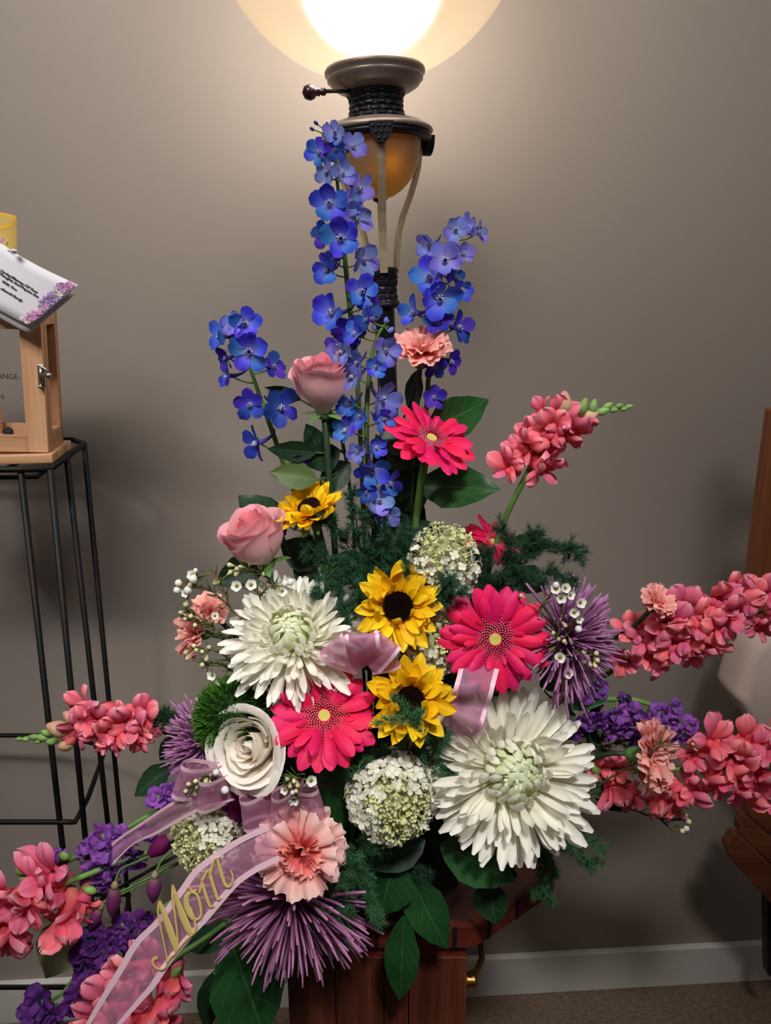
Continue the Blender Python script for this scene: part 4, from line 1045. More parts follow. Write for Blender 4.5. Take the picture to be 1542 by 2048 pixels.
sprig('leaves filling the gap under the pink gerbera in the centre', [(650, 1500, .745), (680, 1560, .76), (720, 1620, .80)],
  [((630, 1490, .735), (705, 1680, .73), 84, 0), ((660, 1480, .74), (700, 1560, .72), 70, 20), ((700, 1470, .75), (640, 1580, .74), 80, -20, M_leafdk), ((740, 1480, .755), (690, 1540, .75), 70, 0, M_leafdk)])
sprig('dark leaf sprig at right between the gerbera and the purple stock', [(1110, 1400, .81), (1080, 1430, .82), (1020, 1470, .84)],
  [((1080, 1440, .80), (1150, 1430, .80), 84, 10), ((1080, 1370, .81), (1150, 1340, .81), 60, 0, M_leafdk), ((1130, 1415, .795), (1215, 1402, .79), 22, 20, M_stem and M_leaf), ((1230, 1600, .81), (1270, 1590, .80), 44, 0, M_leafdk), ((1180, 1570, .81), (1260, 1620, .80), 50, 0, M_leafdk)])
sprig('narrow dark leaf poking out left below the left spider mum', [(340, 1530, .80), (400, 1530, .81), (480, 1560, .84)], [((345, 1530, .80), (270, 1592, .79), 52, 10, M_leafdk), ((360, 1470, .81), (320, 1520, .81), 40, 0, M_leafdk)])
sprig('small dark leaf sprig behind the right fern', [(1040, 1110, .86), (1020, 1180, .86), (990, 1260, .86)], [((1030, 1110, .86), (1060, 1066, .85), 46, 0, M_leafdk), ((1030, 1140, .86), (1090, 1180, .86), 60, 0, M_leafdk), ((1010, 1180, .86), (940, 1200, .86), 70, 0, M_leafdk)])
# dark foliage deep inside the arrangement
rr = random.Random(5)
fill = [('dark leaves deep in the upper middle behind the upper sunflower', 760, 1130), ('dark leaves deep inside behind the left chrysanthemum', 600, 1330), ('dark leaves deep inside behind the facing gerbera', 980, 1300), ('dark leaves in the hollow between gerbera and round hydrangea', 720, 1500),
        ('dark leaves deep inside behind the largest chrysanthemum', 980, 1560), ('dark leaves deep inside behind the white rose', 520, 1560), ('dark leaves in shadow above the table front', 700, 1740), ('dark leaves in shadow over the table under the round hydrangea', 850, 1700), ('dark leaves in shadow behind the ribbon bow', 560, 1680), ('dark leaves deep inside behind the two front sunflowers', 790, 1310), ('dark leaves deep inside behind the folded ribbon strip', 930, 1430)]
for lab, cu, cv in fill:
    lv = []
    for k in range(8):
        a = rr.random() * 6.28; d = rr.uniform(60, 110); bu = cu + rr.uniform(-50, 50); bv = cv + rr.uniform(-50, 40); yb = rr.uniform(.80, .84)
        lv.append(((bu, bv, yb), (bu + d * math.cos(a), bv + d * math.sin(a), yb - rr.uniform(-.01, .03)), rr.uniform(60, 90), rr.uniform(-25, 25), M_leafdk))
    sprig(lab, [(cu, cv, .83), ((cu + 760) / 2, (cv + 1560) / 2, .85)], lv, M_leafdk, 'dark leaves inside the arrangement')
# --- fern
fern('dark asparagus fern rising in the middle above the upper sunflower', [[(730, 1180, .02), (720, 1090, 0), (705, 1000, -.01)], [(735, 1180, .02), (770, 1090, 0), (740, 1030, 0)], [(700, 1170, 0), (650, 1120, 0), (615, 1090, 0)], [(740, 1170, 0), (800, 1110, 0), (815, 1070, 0)], [(720, 1150, 0), (690, 1080, 0), (660, 1040, -.005)], [(730, 1130, .01), (760, 1060, .01)]], .79, M_ferndk, 1.6, 17, 22)
fern('asparagus fern falling between the left chrysanthemum and upper sunflower', [[(690, 1110, .01), (680, 1170, 0), (690, 1235, -.01)], [(700, 1110, .01), (650, 1160, 0), (640, 1190, 0)], [(710, 1120, .01), (720, 1180, 0), (700, 1215, 0)]], .775, M_ferndk, 1.6, 17, 20)
fern('asparagus fern spreading right behind the facing gerbera', [[(985, 1190, .01), (1040, 1120, 0), (1100, 1095, 0), (1155, 1105, 0)], [(985, 1180, .01), (1020, 1120, 0), (1005, 1060, 0)], [(1000, 1190, .01), (1080, 1150, 0), (1140, 1160, 0)], [(960, 1180, 0), (975, 1120, 0), (960, 1110, 0)], [(1000, 1170, 0), (1060, 1100, 0), (1070, 1080, 0)]], .80, M_ferndk, 1.7, 17, 22)
fern('small fern tuft under the cone shaped hydrangea', [[(870, 1210, 0), (885, 1180, -.01), (900, 1160, -.02)], [(880, 1210, 0), (920, 1185, -.01)], [(830, 1180, 0), (815, 1130, 0)]], .765, M_ferndk, 1.4, 15, 16)
fern('fern wisp lying across the lower sunflower', [[(860, 1490, .03), (830, 1450, 0), (790, 1400, -.005)], [(850, 1470, .02), (820, 1440, 0), (770, 1440, 0)], [(850, 1480, .02), (830, 1455, 0), (840, 1430, -.005)]], .69, M_fern, .8, 16, 14)
fern('fern tufts between the lower sunflower and the round hydrangea', [[(800, 1510, .01), (740, 1500, 0), (710, 1490, 0)], [(790, 1520, .01), (730, 1525, 0), (705, 1540, 0)], [(840, 1520, .01), (870, 1490, 0), (885, 1475, 0)], [(830, 1530, .02), (880, 1530, .01), (895, 1540, .01)]], .72, M_fern, 1.1, 16, 18)
fern('fern hanging below the pale pink carnation', [[(760, 1660, .02), (720, 1710, 0), (690, 1760, -.005)], [(730, 1700, .01), (700, 1780, 0), (685, 1840, 0)], [(720, 1720, .01), (740, 1790, 0), (750, 1840, -.005)], [(720, 1700, 0), (650, 1780, 0), (640, 1840, 0)], [(690, 1800, 0), (690, 1850, 0), (685, 1885, 0)], [(730, 1690, 0), (760, 1690, 0), (770, 1670, 0)]], .70, M_fern, 1.5, 16, 20)
fern('fern trailing over the right corner of the table', [[(1060, 1650, .01), (1130, 1680, 0), (1195, 1690, 0)], [(1070, 1660, .01), (1090, 1720, 0), (1075, 1780, 0)], [(1110, 1680, .005), (1160, 1710, 0), (1190, 1730, 0)], [(1080, 1700, 0), (1105, 1750, 0), (1095, 1800, 0)]], .765, M_fern, 1.2, 16, 18)
fern('dark fern behind the largest chrysanthemum and the salmon carnation', [[(1100, 1540, .02), (1180, 1500, 0), (1260, 1480, 0)], [(1110, 1540, .02), (1190, 1530, 0), (1250, 1520, 0)], [(1150, 1510, 0), (1200, 1480, 0), (1180, 1465, 0)]], .815, M_ferndk, 1.1, 16, 20)
fern('fern tip showing left of the left spider mum', [[(400, 1470, .02), (350, 1440, 0), (305, 1450, 0)], [(390, 1450, .02), (340, 1430, 0), (318, 1425, 0)]], .80, M_ferndk, 1.4, 15, 14)
fern('small fern tuft between the hanging leaves', [[(810, 1730, 0), (830, 1745, 0), (850, 1750, 0)], [(680, 1620, .01), (660, 1600, 0), (690, 1580, 0)]], .735, M_ferndk, 1.2, 15, 14)
# --- waxflowers
wax('waxflower sprig with white blooms at upper left of the left chrysanthemum',
  [[(500, 1255, .78), (450, 1205, .77), (420, 1180, .765), (375, 1165, .76)], [(460, 1215, .77), (430, 1150, .765), (395, 1155, .76)], [(520, 1250, .78), (520, 1190, .775), (490, 1170, .77)], [(560, 1190, .785), (530, 1150, .78), (490, 1135, .775)], [(520, 1190, .775), (545, 1170, .77), (570, 1175, .77)]],
  [(385, 1150, .755, 24, -.3, .4), (372, 1185, .755, 22, -.5, .1), (474, 1172, .765, 26, -.1, .4), (502, 1170, .765, 26, .2, .5), (564, 1182, .765, 24, .2, .3), (532, 1205, .77, 24, 0, .1)],
  [(460, 1130, .775, 11), (475, 1138, .775, 11), (472, 1148, .775, 11), (462, 1143, .775, 10), (482, 1134, .775, 10), (500, 1128, .775, 10), (520, 1134, .775, 10), (528, 1148, .775, 10), (432, 1165, .765, 12), (372, 1208, .76, 12), (460, 1145, .77, 9)],
  [(357, 1166, .755, 15), (354, 1180, .755, 15), (391, 1141, .755, 10), (380, 1170, .755, 10), (570, 1167, .765, 14), (581, 1164, .765, 15), (376, 1180, .755, 17), (386, 1158, .75, 18)], 1.6)
wax('budded waxflower sprig at left under the pair of pink carnations',
  [[(490, 1290, .78), (440, 1265, .77), (400, 1245, .765), (365, 1235, .76)], [(470, 1330, .78), (430, 1300, .77), (380, 1300, .76)], [(470, 1345, .78), (440, 1330, .77), (410, 1330, .765)], [(440, 1265, .77), (400, 1235, .765), (375, 1220, .76)]],
  [(425, 1350, .765, 24, -.3, .2), (440, 1362, .765, 20, 0, 0), (430, 1232, .76, 18, .2, .6)],
  [(372, 1305, .755, 10), (388, 1292, .755, 10), (392, 1300, .755, 9), (375, 1316, .755, 10), (413, 1318, .76, 10), (405, 1330, .76, 11), (418, 1295, .76, 10), (370, 1238, .755, 9), (382, 1232, .755, 10), (390, 1250, .755, 9), (404, 1303, .76, 9), (362, 1225, .755, 9)], [], 1.8)
wax('waxflower sprig with white clusters in front of the right spider mum',
  [[(1060, 1340, .77), (1110, 1300, .755), (1120, 1240, .75), (1125, 1200, .745)], [(1110, 1260, .755), (1080, 1225, .755), (1100, 1190, .75)], [(1100, 1320, .765), (1140, 1310, .75), (1185, 1310, .745)], [(1115, 1290, .755), (1140, 1260, .75), (1155, 1225, .745)], [(1080, 1350, .77), (1110, 1340, .755), (1130, 1335, .75)]],
  [(1112, 1178, .735, 24, -.3, .4), (1130, 1176, .735, 24, .2, .4), (1122, 1195, .735, 26, 0, .1), (1140, 1190, .735, 22, .4, .2), (1160, 1205, .735, 26, .3, .3), (1148, 1225, .735, 24, 0, .3), (1158, 1238, .735, 20, .3, 0), (1120, 1315, .74, 26, -.2, .4), (1135, 1345, .74, 26, .1, .2)],
  [(1118, 1278, .745, 10), (1128, 1282, .745, 10), (1143, 1284, .745, 10), (1168, 1305, .74, 11), (1174, 1314, .74, 11), (1192, 1307, .74, 11), (1194, 1320, .74, 11), (1180, 1328, .74, 10), (1190, 1331, .74, 10), (1168, 1323, .74, 10), (1130, 1250, .745, 10), (1043, 1192, .76, 9), (1106, 1265, .745, 9), (1120, 1362, .745, 10)],
  [(1157, 1258, .735, 15), (1112, 1170, .735, 14)], .5)
wax('bare waxflower twig with green buds at lower right', [[(1170, 1585, .80), (1240, 1610, .79), (1310, 1635, .78), (1360, 1640, .775)], [(1320, 1638, .78), (1340, 1655, .775), (1362, 1662, .775)], [(1165, 1590, .80), (1230, 1550, .77), (1290, 1510, .74), (1320, 1490, .735)]],
  [], [(1362, 1625, .77, 12), (1370, 1632, .77, 11), (1376, 1643, .77, 12), (1364, 1662, .77, 11), (1388, 1488, .765, 10), (1392, 1498, .765, 10)], [(1373, 1657, .77, 12)], .9)
wax('waxflower sprig crossing the left ribbon loops', [[(470, 1570, .73), (430, 1560, .70), (395, 1570, .69), (375, 1580, .69)], [(440, 1565, .70), (420, 1555, .69), (400, 1560, .69)]],
  [], [(378, 1568, .685, 11), (392, 1562, .685, 11), (395, 1575, .685, 11), (372, 1582, .685, 10), (412, 1562, .685, 11), (420, 1570, .685, 11), (390, 1588, .685, 9)], [(432, 1545, .69, 14), (450, 1580, .69, 17)], 2.5)
wax('waxflower sprig with white blooms in front of the ribbon bow', [[(650, 1570, .72), (610, 1560, .69), (590, 1555, .68), (580, 1560, .68)], [(595, 1560, .685), (590, 1590, .68), (588, 1600, .675)]],
  [(622, 1561, .675, 26, .3, .4), (588, 1600, .67, 24, 0, -.1), (570, 1580, .675, 20, -.4, .2)], [(575, 1558, .675, 10), (588, 1562, .675, 10), (595, 1570, .675, 10), (580, 1572, .675, 9), (592, 1582, .675, 9)], [(585, 1585, .67, 9)], 1.6)
# --- nodding purple buds
def nodding(label, path, base, tip, wpx, mat=M_campan):
    B = W(*base); T = W(*tip); L = (T - B).length; w = wpx / 2 * .78 * S(*base)
    t = thing('purple_bud', label, 'flower bud', frame(B, T - B, (0, -1, .2)), 'nodding purple buds')
    for k in range(5):
        V, F, U = [], [], []
        for i in range(7):
            u = i / 6; r_ = w * (.35 + .75 * math.sin(min(1, u * 1.6) * PI / 2)) * (1 - max(0, u - .45) / .55) ** .7 + w * .03
            for j in range(5):
                a = k * 2 * PI / 5 + (j - 2) / 2 * .72 + .3 * u
                rr_ = r_ * (1 + .05 * (1 - abs(j - 2) / 2))
                V.append((L * u, rr_ * math.cos(a), rr_ * math.sin(a))); U.append((u, j / 4))
        for i in range(6):
            for j in range(4):
                a = i * 5 + j; F.append((a, a + 1, a + 6, a + 5))
        part('petal', mk('petal', V, F, mat, U), t)
    part('calyx', mk('calyx', *tube([(-.004, 0, 0), (.0, 0, 0), (L * .1, 0, 0)], [w * .15, w * .5, w * .62], 8), plain('bud_calyx', (140, 122, 96), .6)), t)
    inv = t.matrix_basis.inverted(); P = spline([W(*q) for q in path] + [B], 4)
    e = BASE + Vector((P[0].x - BASE.x, P[0].y - BASE.y, 0)) * .3
    part('stem', mk('stem', *tube([inv @ p for p in [e, e.lerp(P[0], .6)] + P], .0013, 5), M_stem), t)
nodding('hanging purple bud nearest the coral snapdragon stem', [(330, 1700, .74), (270, 1725, .725), (240, 1740, .715)], (230, 1768, .71), (224, 1838, .705), 36)
nodding('purple bud hanging just left of the gold letters', [(360, 1690, .74), (328, 1715, .72), (318, 1730, .715)], (310, 1748, .71), (306, 1808, .705), 36)
nodding('slanting purple bud behind the hanging bud', [(290, 1760, .735), (230, 1790, .725), (205, 1808, .72)], (203, 1812, .715), (178, 1862, .71), 28)
nodding('green based bud tip pointing down left over the pale leaf', [(290, 1765, .735), (200, 1810, .72), (160, 1835, .715)], (155, 1842, .71), (114, 1880, .705), 28)
nodding('magenta tulip like bud peeking out beside the greenish hydrangea', [(430, 1680, .76), (380, 1680, .75)], (345, 1672, .745), (292, 1715, .735), 44, M_magenta)
nodding('magenta bud half hidden behind the ribbon bow', [(520, 1650, .77), (490, 1640, .76)], (470, 1650, .74), (470, 1575, .73), 60, M_magenta)
# ================================================================== RIBBON
def organza_mat():
    n = N('pink_organza'); uv = n.new('ShaderNodeUVMap').outputs[0]
    f = n.noise(1.0, uv, 3, (4, 5, 1))
    col = n.mixc(f, lin((206, 140, 178)), lin((228, 170, 200)))
    d = n.prin(col, .45, .35); t = n.new('ShaderNodeBsdfTranslucent'); n.link(col, t.inputs[0])
    a = n.new('ShaderNodeMixShader'); a.inputs[0].default_value = .35; n.link(d.outputs[0], a.inputs[1]); n.link(t.outputs[0], a.inputs[2])
    tr = n.new('ShaderNodeBsdfTransparent'); tr.inputs[0].default_value = (1, .93, .97, 1)
    m = n.new('ShaderNodeMixShader'); m.inputs[0].default_value = .47; n.link(a.outputs[0], m.inputs[1]); n.link(tr.outputs[0], m.inputs[2])
    return n.done(m.outputs[0])
M_org = organza_mat()
M_satin = petal_mat('pink_satin_edge', [(0, (244, 204, 218)), (1, (244, 206, 220))], .03, .004, .05, .15, .35, 3, .5)
M_foil = plain('gold_foil', (252, 228, 142), .2, .7, .4)
def band(A_, B_, nv=1, off=None):
    V = []; F = []; U = []; n = len(A_)
    for i in range(n):
        for j in range(nv + 1):
            p = A_[i].lerp(B_[i], j / nv); V.append(p + (off if off else Vector())); U.append((i / (n - 1), j / nv))
    for i in range(n - 1):
        for j in range(nv):
            a = i * (nv + 1) + j; F.append((a, a + nv + 1, a + nv + 2, a + 1))
    return V, F, U
def strip(parent, o, E1, E2, name, edge=.13, wave=.003):
    """sheer ribbon between two edge lines with satin edges as sub-parts"""
    E1 = spline(E1, 5); E2 = spline(E2, 5); n = min(len(E1), len(E2)); E1 = E1[:n]; E2 = E2[:n]
    A_ = [p - o for p in E1]; B_ = [p - o for p in E2]
    V, F, U = band(A_, B_, 6)
    for i in range(n):
        for j in range(7): V[i * 7 + j] = V[i * 7 + j] + Vector((0, wave * math.sin(i / n * 7 + j * 1.1) * math.sin(PI * j / 6), 0))
    sh = part(name, mk(name, V, F, M_org, U), parent)
    off = Vector((0, -.0006, .0003))
    for P, Q in ((A_, B_), (B_, A_)):
        V, F, U = band(P, [p.lerp(q, edge) for p, q in zip(P, Q)], 1, off); part('satin_edge', mk('satin_edge', V, F, M_satin, U), sh)
    return sh
def loop(parent, o, knot, d, L, wd, wdir, open_=.35, tilt=0):
    """teardrop loop of ribbon from the knot outwards along d; ribbon width along wdir"""
    d = Vector(d).normalized(); w = Vector(wdir); w = (w - d * w.dot(d)).normalized(); nrm = d.cross(w)
    path = []
    for i in range(19):
        t = i / 18 * PI
        path.append(knot + d * (L * math.sin(t) ** .8 if t < PI / 2 else L * max(0, math.sin(t)) ** .8) + nrm * (L * open_ * math.sin(2 * t) * -1 if False else L * open_ * math.cos(t) * (math.sin(t) ** .9 if 0 < t < PI else 0)))
    return strip(parent, o, [p - w * wd / 2 for p in path], [p + w * wd / 2 for p in path], 'loop', .12, .0015)
# bow at lower left with its two tails
kn = W(520, 1570, .715)
bow = thing('ribbon_bow', 'sheer pink ribbon bow with satin edges and two long tails at lower left', 'ribbon', Matrix.Translation(kn))
part('knot', mk('knot', *ball(.012, 12, 8), M_satin), bow)
sB = S(520, 1570, .70)
for k, dv, L, w, wd, op in ((W(445, 1560, .705), (-.8, -.35, .25), 92, 84, (.25, -.15, 1), .30), (W(462, 1575, .70), (-.75, -.4, .05), 66, 80, (.12, -.15, 1), .36),
                            (W(560, 1600, .70), (-.9, -.45, -.1), 80, 84, (.1, -.1, 1), .36), (W(605, 1590, .695), (-.75, -.6, -.1), 72, 100, (.4, -.1, 1), .36), (W(570, 1605, .70), (.85, -.2, .1), 80, 92, (.2, -.3, 1), .30), (W(440, 1420, .77), (-.5, -.2, .2), 60, 50, (.4, 0, 1), .3)):
    loop(bow, kn, k, dv, L * sB, w * sB, wd, op)
def cr(l, y0, k=3.2125, ox=0, oy=1640, sl=0.0): return [W(ox + x / k, oy + y / k, y0 + sl * ((oy + y / k) - 1700)) for x, y in l]
SL = -.00010
strip(bow, kn, [W(450, 1575, .70)] + cr([(1230, 780), (1100, 850), (950, 950), (800, 1050), (720, 1110)], .69, oy=1340), [W(470, 1600, .70)] + cr([(1300, 900), (1150, 975), (1000, 1060), (860, 1120), (725, 1255)], .692, oy=1340), 'tail', .16, .002)
T1 = [(1720, 30), (1542, 110), (1400, 200), (1250, 310), (1140, 460), (1000, 640), (860, 780), (760, 950), (640, 1150), (540, 1330)]
T2 = [(1800, 260), (1660, 330), (1542, 410), (1450, 510), (1340, 640), (1220, 770), (1100, 920), (1000, 1070), (900, 1180), (740, 1360)]
tail = strip(bow, kn, cr(T1, .652, sl=SL), cr(T2, .652, sl=SL), 'tail', .15, .0015)
# gold script lettering on the tail
strokes = [([(1012, 885), (988, 895), (980, 920), (1000, 950), (1040, 962), (1068, 940), (1072, 895), (1055, 800), (1032, 690), (1015, 590), (1024, 520)], [20, 22, 18, 16, 14, 12, 11, 12, 13, 14, 16]),
  ([(1026, 515), (1050, 590), (1085, 690), (1115, 780), (1132, 850)], [10, 34, 46, 44, 16]),
  ([(1072, 920), (1100, 880), (1132, 850), (1140, 760), (1128, 640), (1108, 500), (1110, 415)], [12, 12, 13, 13, 14, 16, 16]),
  ([(1110, 415), (1140, 520), (1175, 620), (1215, 710), (1240, 730), (1255, 690), (1245, 620), (1222, 560)], [10, 30, 48, 46, 26, 16, 14, 14]),
  ([(1132, 850), (1180, 790), (1235, 735)], [10, 12, 14]),
  ([(1226, 462), (1198, 496), (1202, 562), (1232, 624), (1268, 640), (1292, 610), (1286, 544), (1264, 480), (1226, 462)], [22, 34, 38, 32, 18, 16, 20, 18, 22]),
  ([(1205, 430), (1240, 455), (1265, 450)], [12, 14, 12]),
  ([(1296, 372), (1308, 436), (1332, 514), (1354, 562)], [16, 22, 23, 18]), ([(1282, 470), (1298, 400), (1328, 336), (1346, 318)], [14, 16, 16, 14]),
  ([(1344, 314), (1358, 382), (1382, 462), (1400, 514)], [16, 22, 23, 18]), ([(1352, 350), (1362, 300), (1376, 258), (1396, 244)], [14, 16, 16, 14]),
  ([(1394, 246), (1410, 304), (1434, 384), (1452, 424), (1474, 428), (1492, 400), (1494, 358), (1482, 322)], [16, 22, 23, 20, 15, 13, 12, 13]),
  ([(1354, 562), (1364, 556), (1372, 548)], [14, 10, 6]), ([(1400, 514), (1410, 508), (1418, 498)], [14, 10, 6])]
mbo = MB(); mbi = MB()
def pt(x, y, lift): u = x / 3.2125; v = 1640 + y / 3.2125; return W(u, v, .652 + SL * (v - 1700) - lift) - kn
for pts, ws in strokes:
    P = spline([Vector((x, y, 0)) for x, y in pts], 4); Wd = []
    for i in range(len(P)):
        t = i / (len(P) - 1) * (len(ws) - 1); k = min(int(t), len(ws) - 2); Wd.append(ws[k] + (ws[k + 1] - ws[k]) * (t - k))
    for mbx, gain, l0, l1 in ((mbo, 0, .0012, .0030),):
        V = []; F = []
        for i, p in enumerate(P):
            d = (P[min(i + 1, len(P) - 1)] - P[max(i - 1, 0)]); d.normalize(); nr = Vector((-d.y, d.x, 0)); h = (Wd[i] + gain) / 2
            for (sd, lf) in ((-1, l0), (-1, l0 + .0012), (-.55, l1), (.55, l1), (1, l0 + .0012), (1, l0)): q = p + nr * h * sd; V.append(pt(q.x, q.y, lf))
        n = len(P)
        for i in range(n - 1):
            for k in range(6):
                a = i * 6 + k; b = i * 6 + (k + 1) % 6; F.append((a, b, b + 6, a + 6))
        F += [tuple(range(6)), tuple(range(6 * n - 6, 6 * n))]
        mbx.add(V, F)
part('gold_lettering', mbo.mesh('gold_lettering', M_foil, False), tail, label='gold script lettering reading Mom')
# other ribbon pieces tucked higher up
k2 = W(735, 1330, .722)
rb = thing('ribbon_loops', 'pink sheer ribbon loops between the left chrysanthemum and the upper sunflower', 'ribbon', Matrix.Translation(k2))
s2 = S(735, 1330, .74)
for dv, L, w, wd, op in (((-.75, -.3, .62), 96, 76, (.7, -.2, .6), .26), ((-.1, -.4, .9), 88, 66, (1, -.1, .1), .26), ((.45, -.3, .75), 84, 60, (.8, -.2, -.5), .24), ((.7, -.1, .3), 60, 56, (-.3, -.2, .9), .26)): loop(rb, k2, k2, dv, L * s2, w * s2, wd, op)
k3 = W(945, 1380, .725)
rs = thing('ribbon_fold', 'folded pink ribbon strip between lower sunflower and largest chrysanthemum', 'ribbon', Matrix.Translation(k3))
strip(rs, k3, [W(*q) for q in ((920, 1325, .745), (914, 1352, .722), (906, 1380, .712), (900, 1405, .722), (890, 1430, .708), (876, 1455, .722))], [W(*q) for q in ((1000, 1332, .745), (992, 1362, .722), (984, 1395, .714), (975, 1420, .724), (966, 1448, .71), (950, 1475, .724))], 'folded_strip', .12, .004)
strip(rs, k3, [W(*q) for q in ((900, 1405, .724), (895, 1440, .735), (900, 1480, .75))], [W(*q) for q in ((975, 1420, .726), (970, 1460, .738), (960, 1500, .75))], 'under_strip', .12, .003)
k4 = W(610, 1640, .70)
# ================================================================== WIRE STAND, LANTERN, CARD
M_iron = plain('black_iron', (10, 9, 9), .55, .25, .0, nscale=50, namt=.4)
zt = W(100, 938, .905).z
fr = WZ(100, 938, zt); bk = WZ(168, 888, zt); l1 = WZ(40, 938, zt)
sx = -.52
cx0 = fr.x - .22
stand = thing('wire_plant_stand', 'tall black wire stand with wooden lantern at the left edge', 'stand', Matrix.Translation((cx0, (fr.y + bk.y) / 2, 0)))
so = Vector((cx0, (fr.y + bk.y) / 2, 0))
def sym(P): return P + [Vector((2 * cx0 - p.x, p.y, p.z)) for p in reversed(P)]
def ring(P, r, name):
    return part(name, mk(name, *tube([p - so for p in P + [P[0], P[1]]], r, 7), M_iron), stand)
def top_ring(z, grow=0.0):
    f = Vector((fr.x + grow * .6, fr.y - grow, z)); b = Vector((bk.x + grow, bk.y, z)); m1 = f.lerp(b, .5)
    fm = Vector((f.x - .06, f.y - .004, z)); bb = Vector((b.x - .03, min(b.y + .035, wy(b.x) - .04), z))
    return sym([fm, f, m1, b, bb])
ring(top_ring(zt), .0042, 'top_ring')
ring([Vector((p.x * .9 + cx0 * .1, p.y * .9 + so.y * .1, p.z - .012)) for p in top_ring(zt)], .003, 'inner_ring')
tr = top_ring(zt)
for k in range(1, 8):
    x = cx0 - .2 + .4 * k / 8
    part('top_wire', mk('top_wire', *tube([Vector((x, fr.y, zt - .006)) - so, Vector((x, bk.y + .02, zt - .006)) - so], .0026, 6), M_iron), stand)
zr = W(145, 1640, fr.y + .0).z
legs = [(W(41, 938, fr.y), W(126, 1700, fr.y - .003)), (fr, W(172, 1690, fr.y + .01)), (fr.lerp(bk, .45), W(215, 1640, fr.lerp(bk, .45).y + .03)), (bk, W(241, 1640, bk.y + .03))]
for a, b in legs:
    d = (b - a) / (b.z - a.z); e = a - d * a.z
    e.y = min(e.y, wy(e.x) - .03)
    part('leg', mk('leg', *tube([a - so, e - so], .0042, 8), M_iron), stand)
    a2 = Vector((2 * cx0 - a.x, a.y, a.z)); e2 = Vector((2 * cx0 - e.x, e.y, e.z))
    part('leg', mk('leg', *tube([a2 - so, e2 - so], .0042, 8), M_iron), stand)
zm = zr
f = W(150, 1640, fr.y - .004); g = WZ(176, 1596, zm); h = WZ(213, 1494, zm); bb = WZ(120, 1471, zm)
ring([p for p in sym([Vector((f.x - .03, f.y, zm)), Vector((f.x, f.y, zm)), Vector((g.x, g.y, zm)), Vector((h.x, h.y, zm)), Vector((bb.x, bb.y, zm))])], .0038, 'middle_ring')
zl_ = W(60, 1970, fr.y).z
ring([p for p in sym([Vector((f.x + .02, fr.y - .004, zl_)), Vector((h.x + .01, h.y, zl_))])], .0038, 'lower_ring')
# lantern
M_pine = wood_mat('pine_wood', (122, 84, 58), (176, 130, 94), (198, 152, 114), 1.0, 'Z', .6, .25)
M_pinex = wood_mat('pine_wood_across', (126, 88, 62), (180, 136, 100), (200, 158, 122), 1.0, 'X', .6, .25)
M_silver = plain('silver_latch', (190, 186, 178), .25, .5, 1.0)
def glass_mat():
    n = N('lantern_glass'); tr = n.new('ShaderNodeBsdfTransparent'); g = n.new('ShaderNodeBsdfGlossy'); g.inputs['Roughness'].default_value = .05
    m = n.new('ShaderNodeMixShader'); m.inputs[0].default_value = .05; n.link(tr.outputs[0], m.inputs[1]); n.link(g.outputs[0], m.inputs[2]); return n.done(m.outputs[0])
zb = zt + .004
pf = WZ(104, 909, zb + .011); pb = WZ(142, 880, zb + .011)
Yf = pf.y; sL = S(100, 905, Yf); LD = (pb - pf).length; LTH = math.atan2(-(pb.x - pf.x), pb.y - pf.y)
Lx = pf.x; LW = .24
TLT = Matrix.Rotation(R(3.4), 4, 'Y')
lan = thing('wooden_lantern', 'pine memorial lantern with lettered glass door on the black stand', 'lantern', Matrix.Translation((Lx, Yf, zb)) @ Matrix.Rotation(LTH, 4, 'Z'))
part('base_plate', mk('base_plate', *box(-LW, 0, 0, LD, 0, .011, .0012)[:2], M_pinex, smooth=False), lan)
LH = W(90, 612, Yf).z - zb - .010
in_ = .012; st = 40 * sL
K = Matrix.Translation((0, 0, .011)) @ TLT
def lp(name, b, m): return part(name, mk(name, *b[:2], m, smooth=False), lan, K)
x1 = -in_ * .55; x0 = -LW + in_; y0 = .010; y1 = LD - .012
door = lp('door_stile', box(x1 - st, x1, y0, y0 + .012, 0, LH, .001), M_pine)
lp('door_stile', box(x0, x0 + st, y0, y0 + .012, 0, LH, .001), M_pine)
lp('door_rail', box(x0 + st, x1 - st, y0, y0 + .012, 0, .021, .001), M_pinex)
lp('door_rail', box(x0 + st, x1 - st, y0, y0 + .012, LH - .03, LH, .001), M_pinex)
for xx in (x1 - .0, x0 + .012):
    lp('corner_post', box(xx - .012, xx, y0 + .014, y0 + .026, 0, LH, .001), M_pine); lp('corner_post', box(xx - .012, xx, y1 - .014, y1, 0, LH, .001), M_pine)
    lp('side_rail', box(xx - .012, xx, y0 + .026, y1 - .014, 0, .024, .001), M_pinex); lp('side_rail', box(xx - .012, xx, y0 + .026, y1 - .014, LH - .024, LH, .001), M_pinex)
lp('back_rail', box(x0, x1, y1 - .012, y1, 0, .024, .001), M_pinex); lp('back_rail', box(x0, x1, y1 - .012, y1, LH - .024, LH, .001), M_pinex)
lp('roof_plate', box(x0 - .0, x1 + .0, y0, y1, LH, LH + .012, .001), M_pinex)
gl = part('glass_pane', mk('glass_pane', *box(x0 + st, x1 - st, y0 + .004, y0 + .006, .021, LH - .03)[:2], glass_mat(), smooth=False), lan, K)
M_ink = plain('black_print', (44, 40, 38), .7)
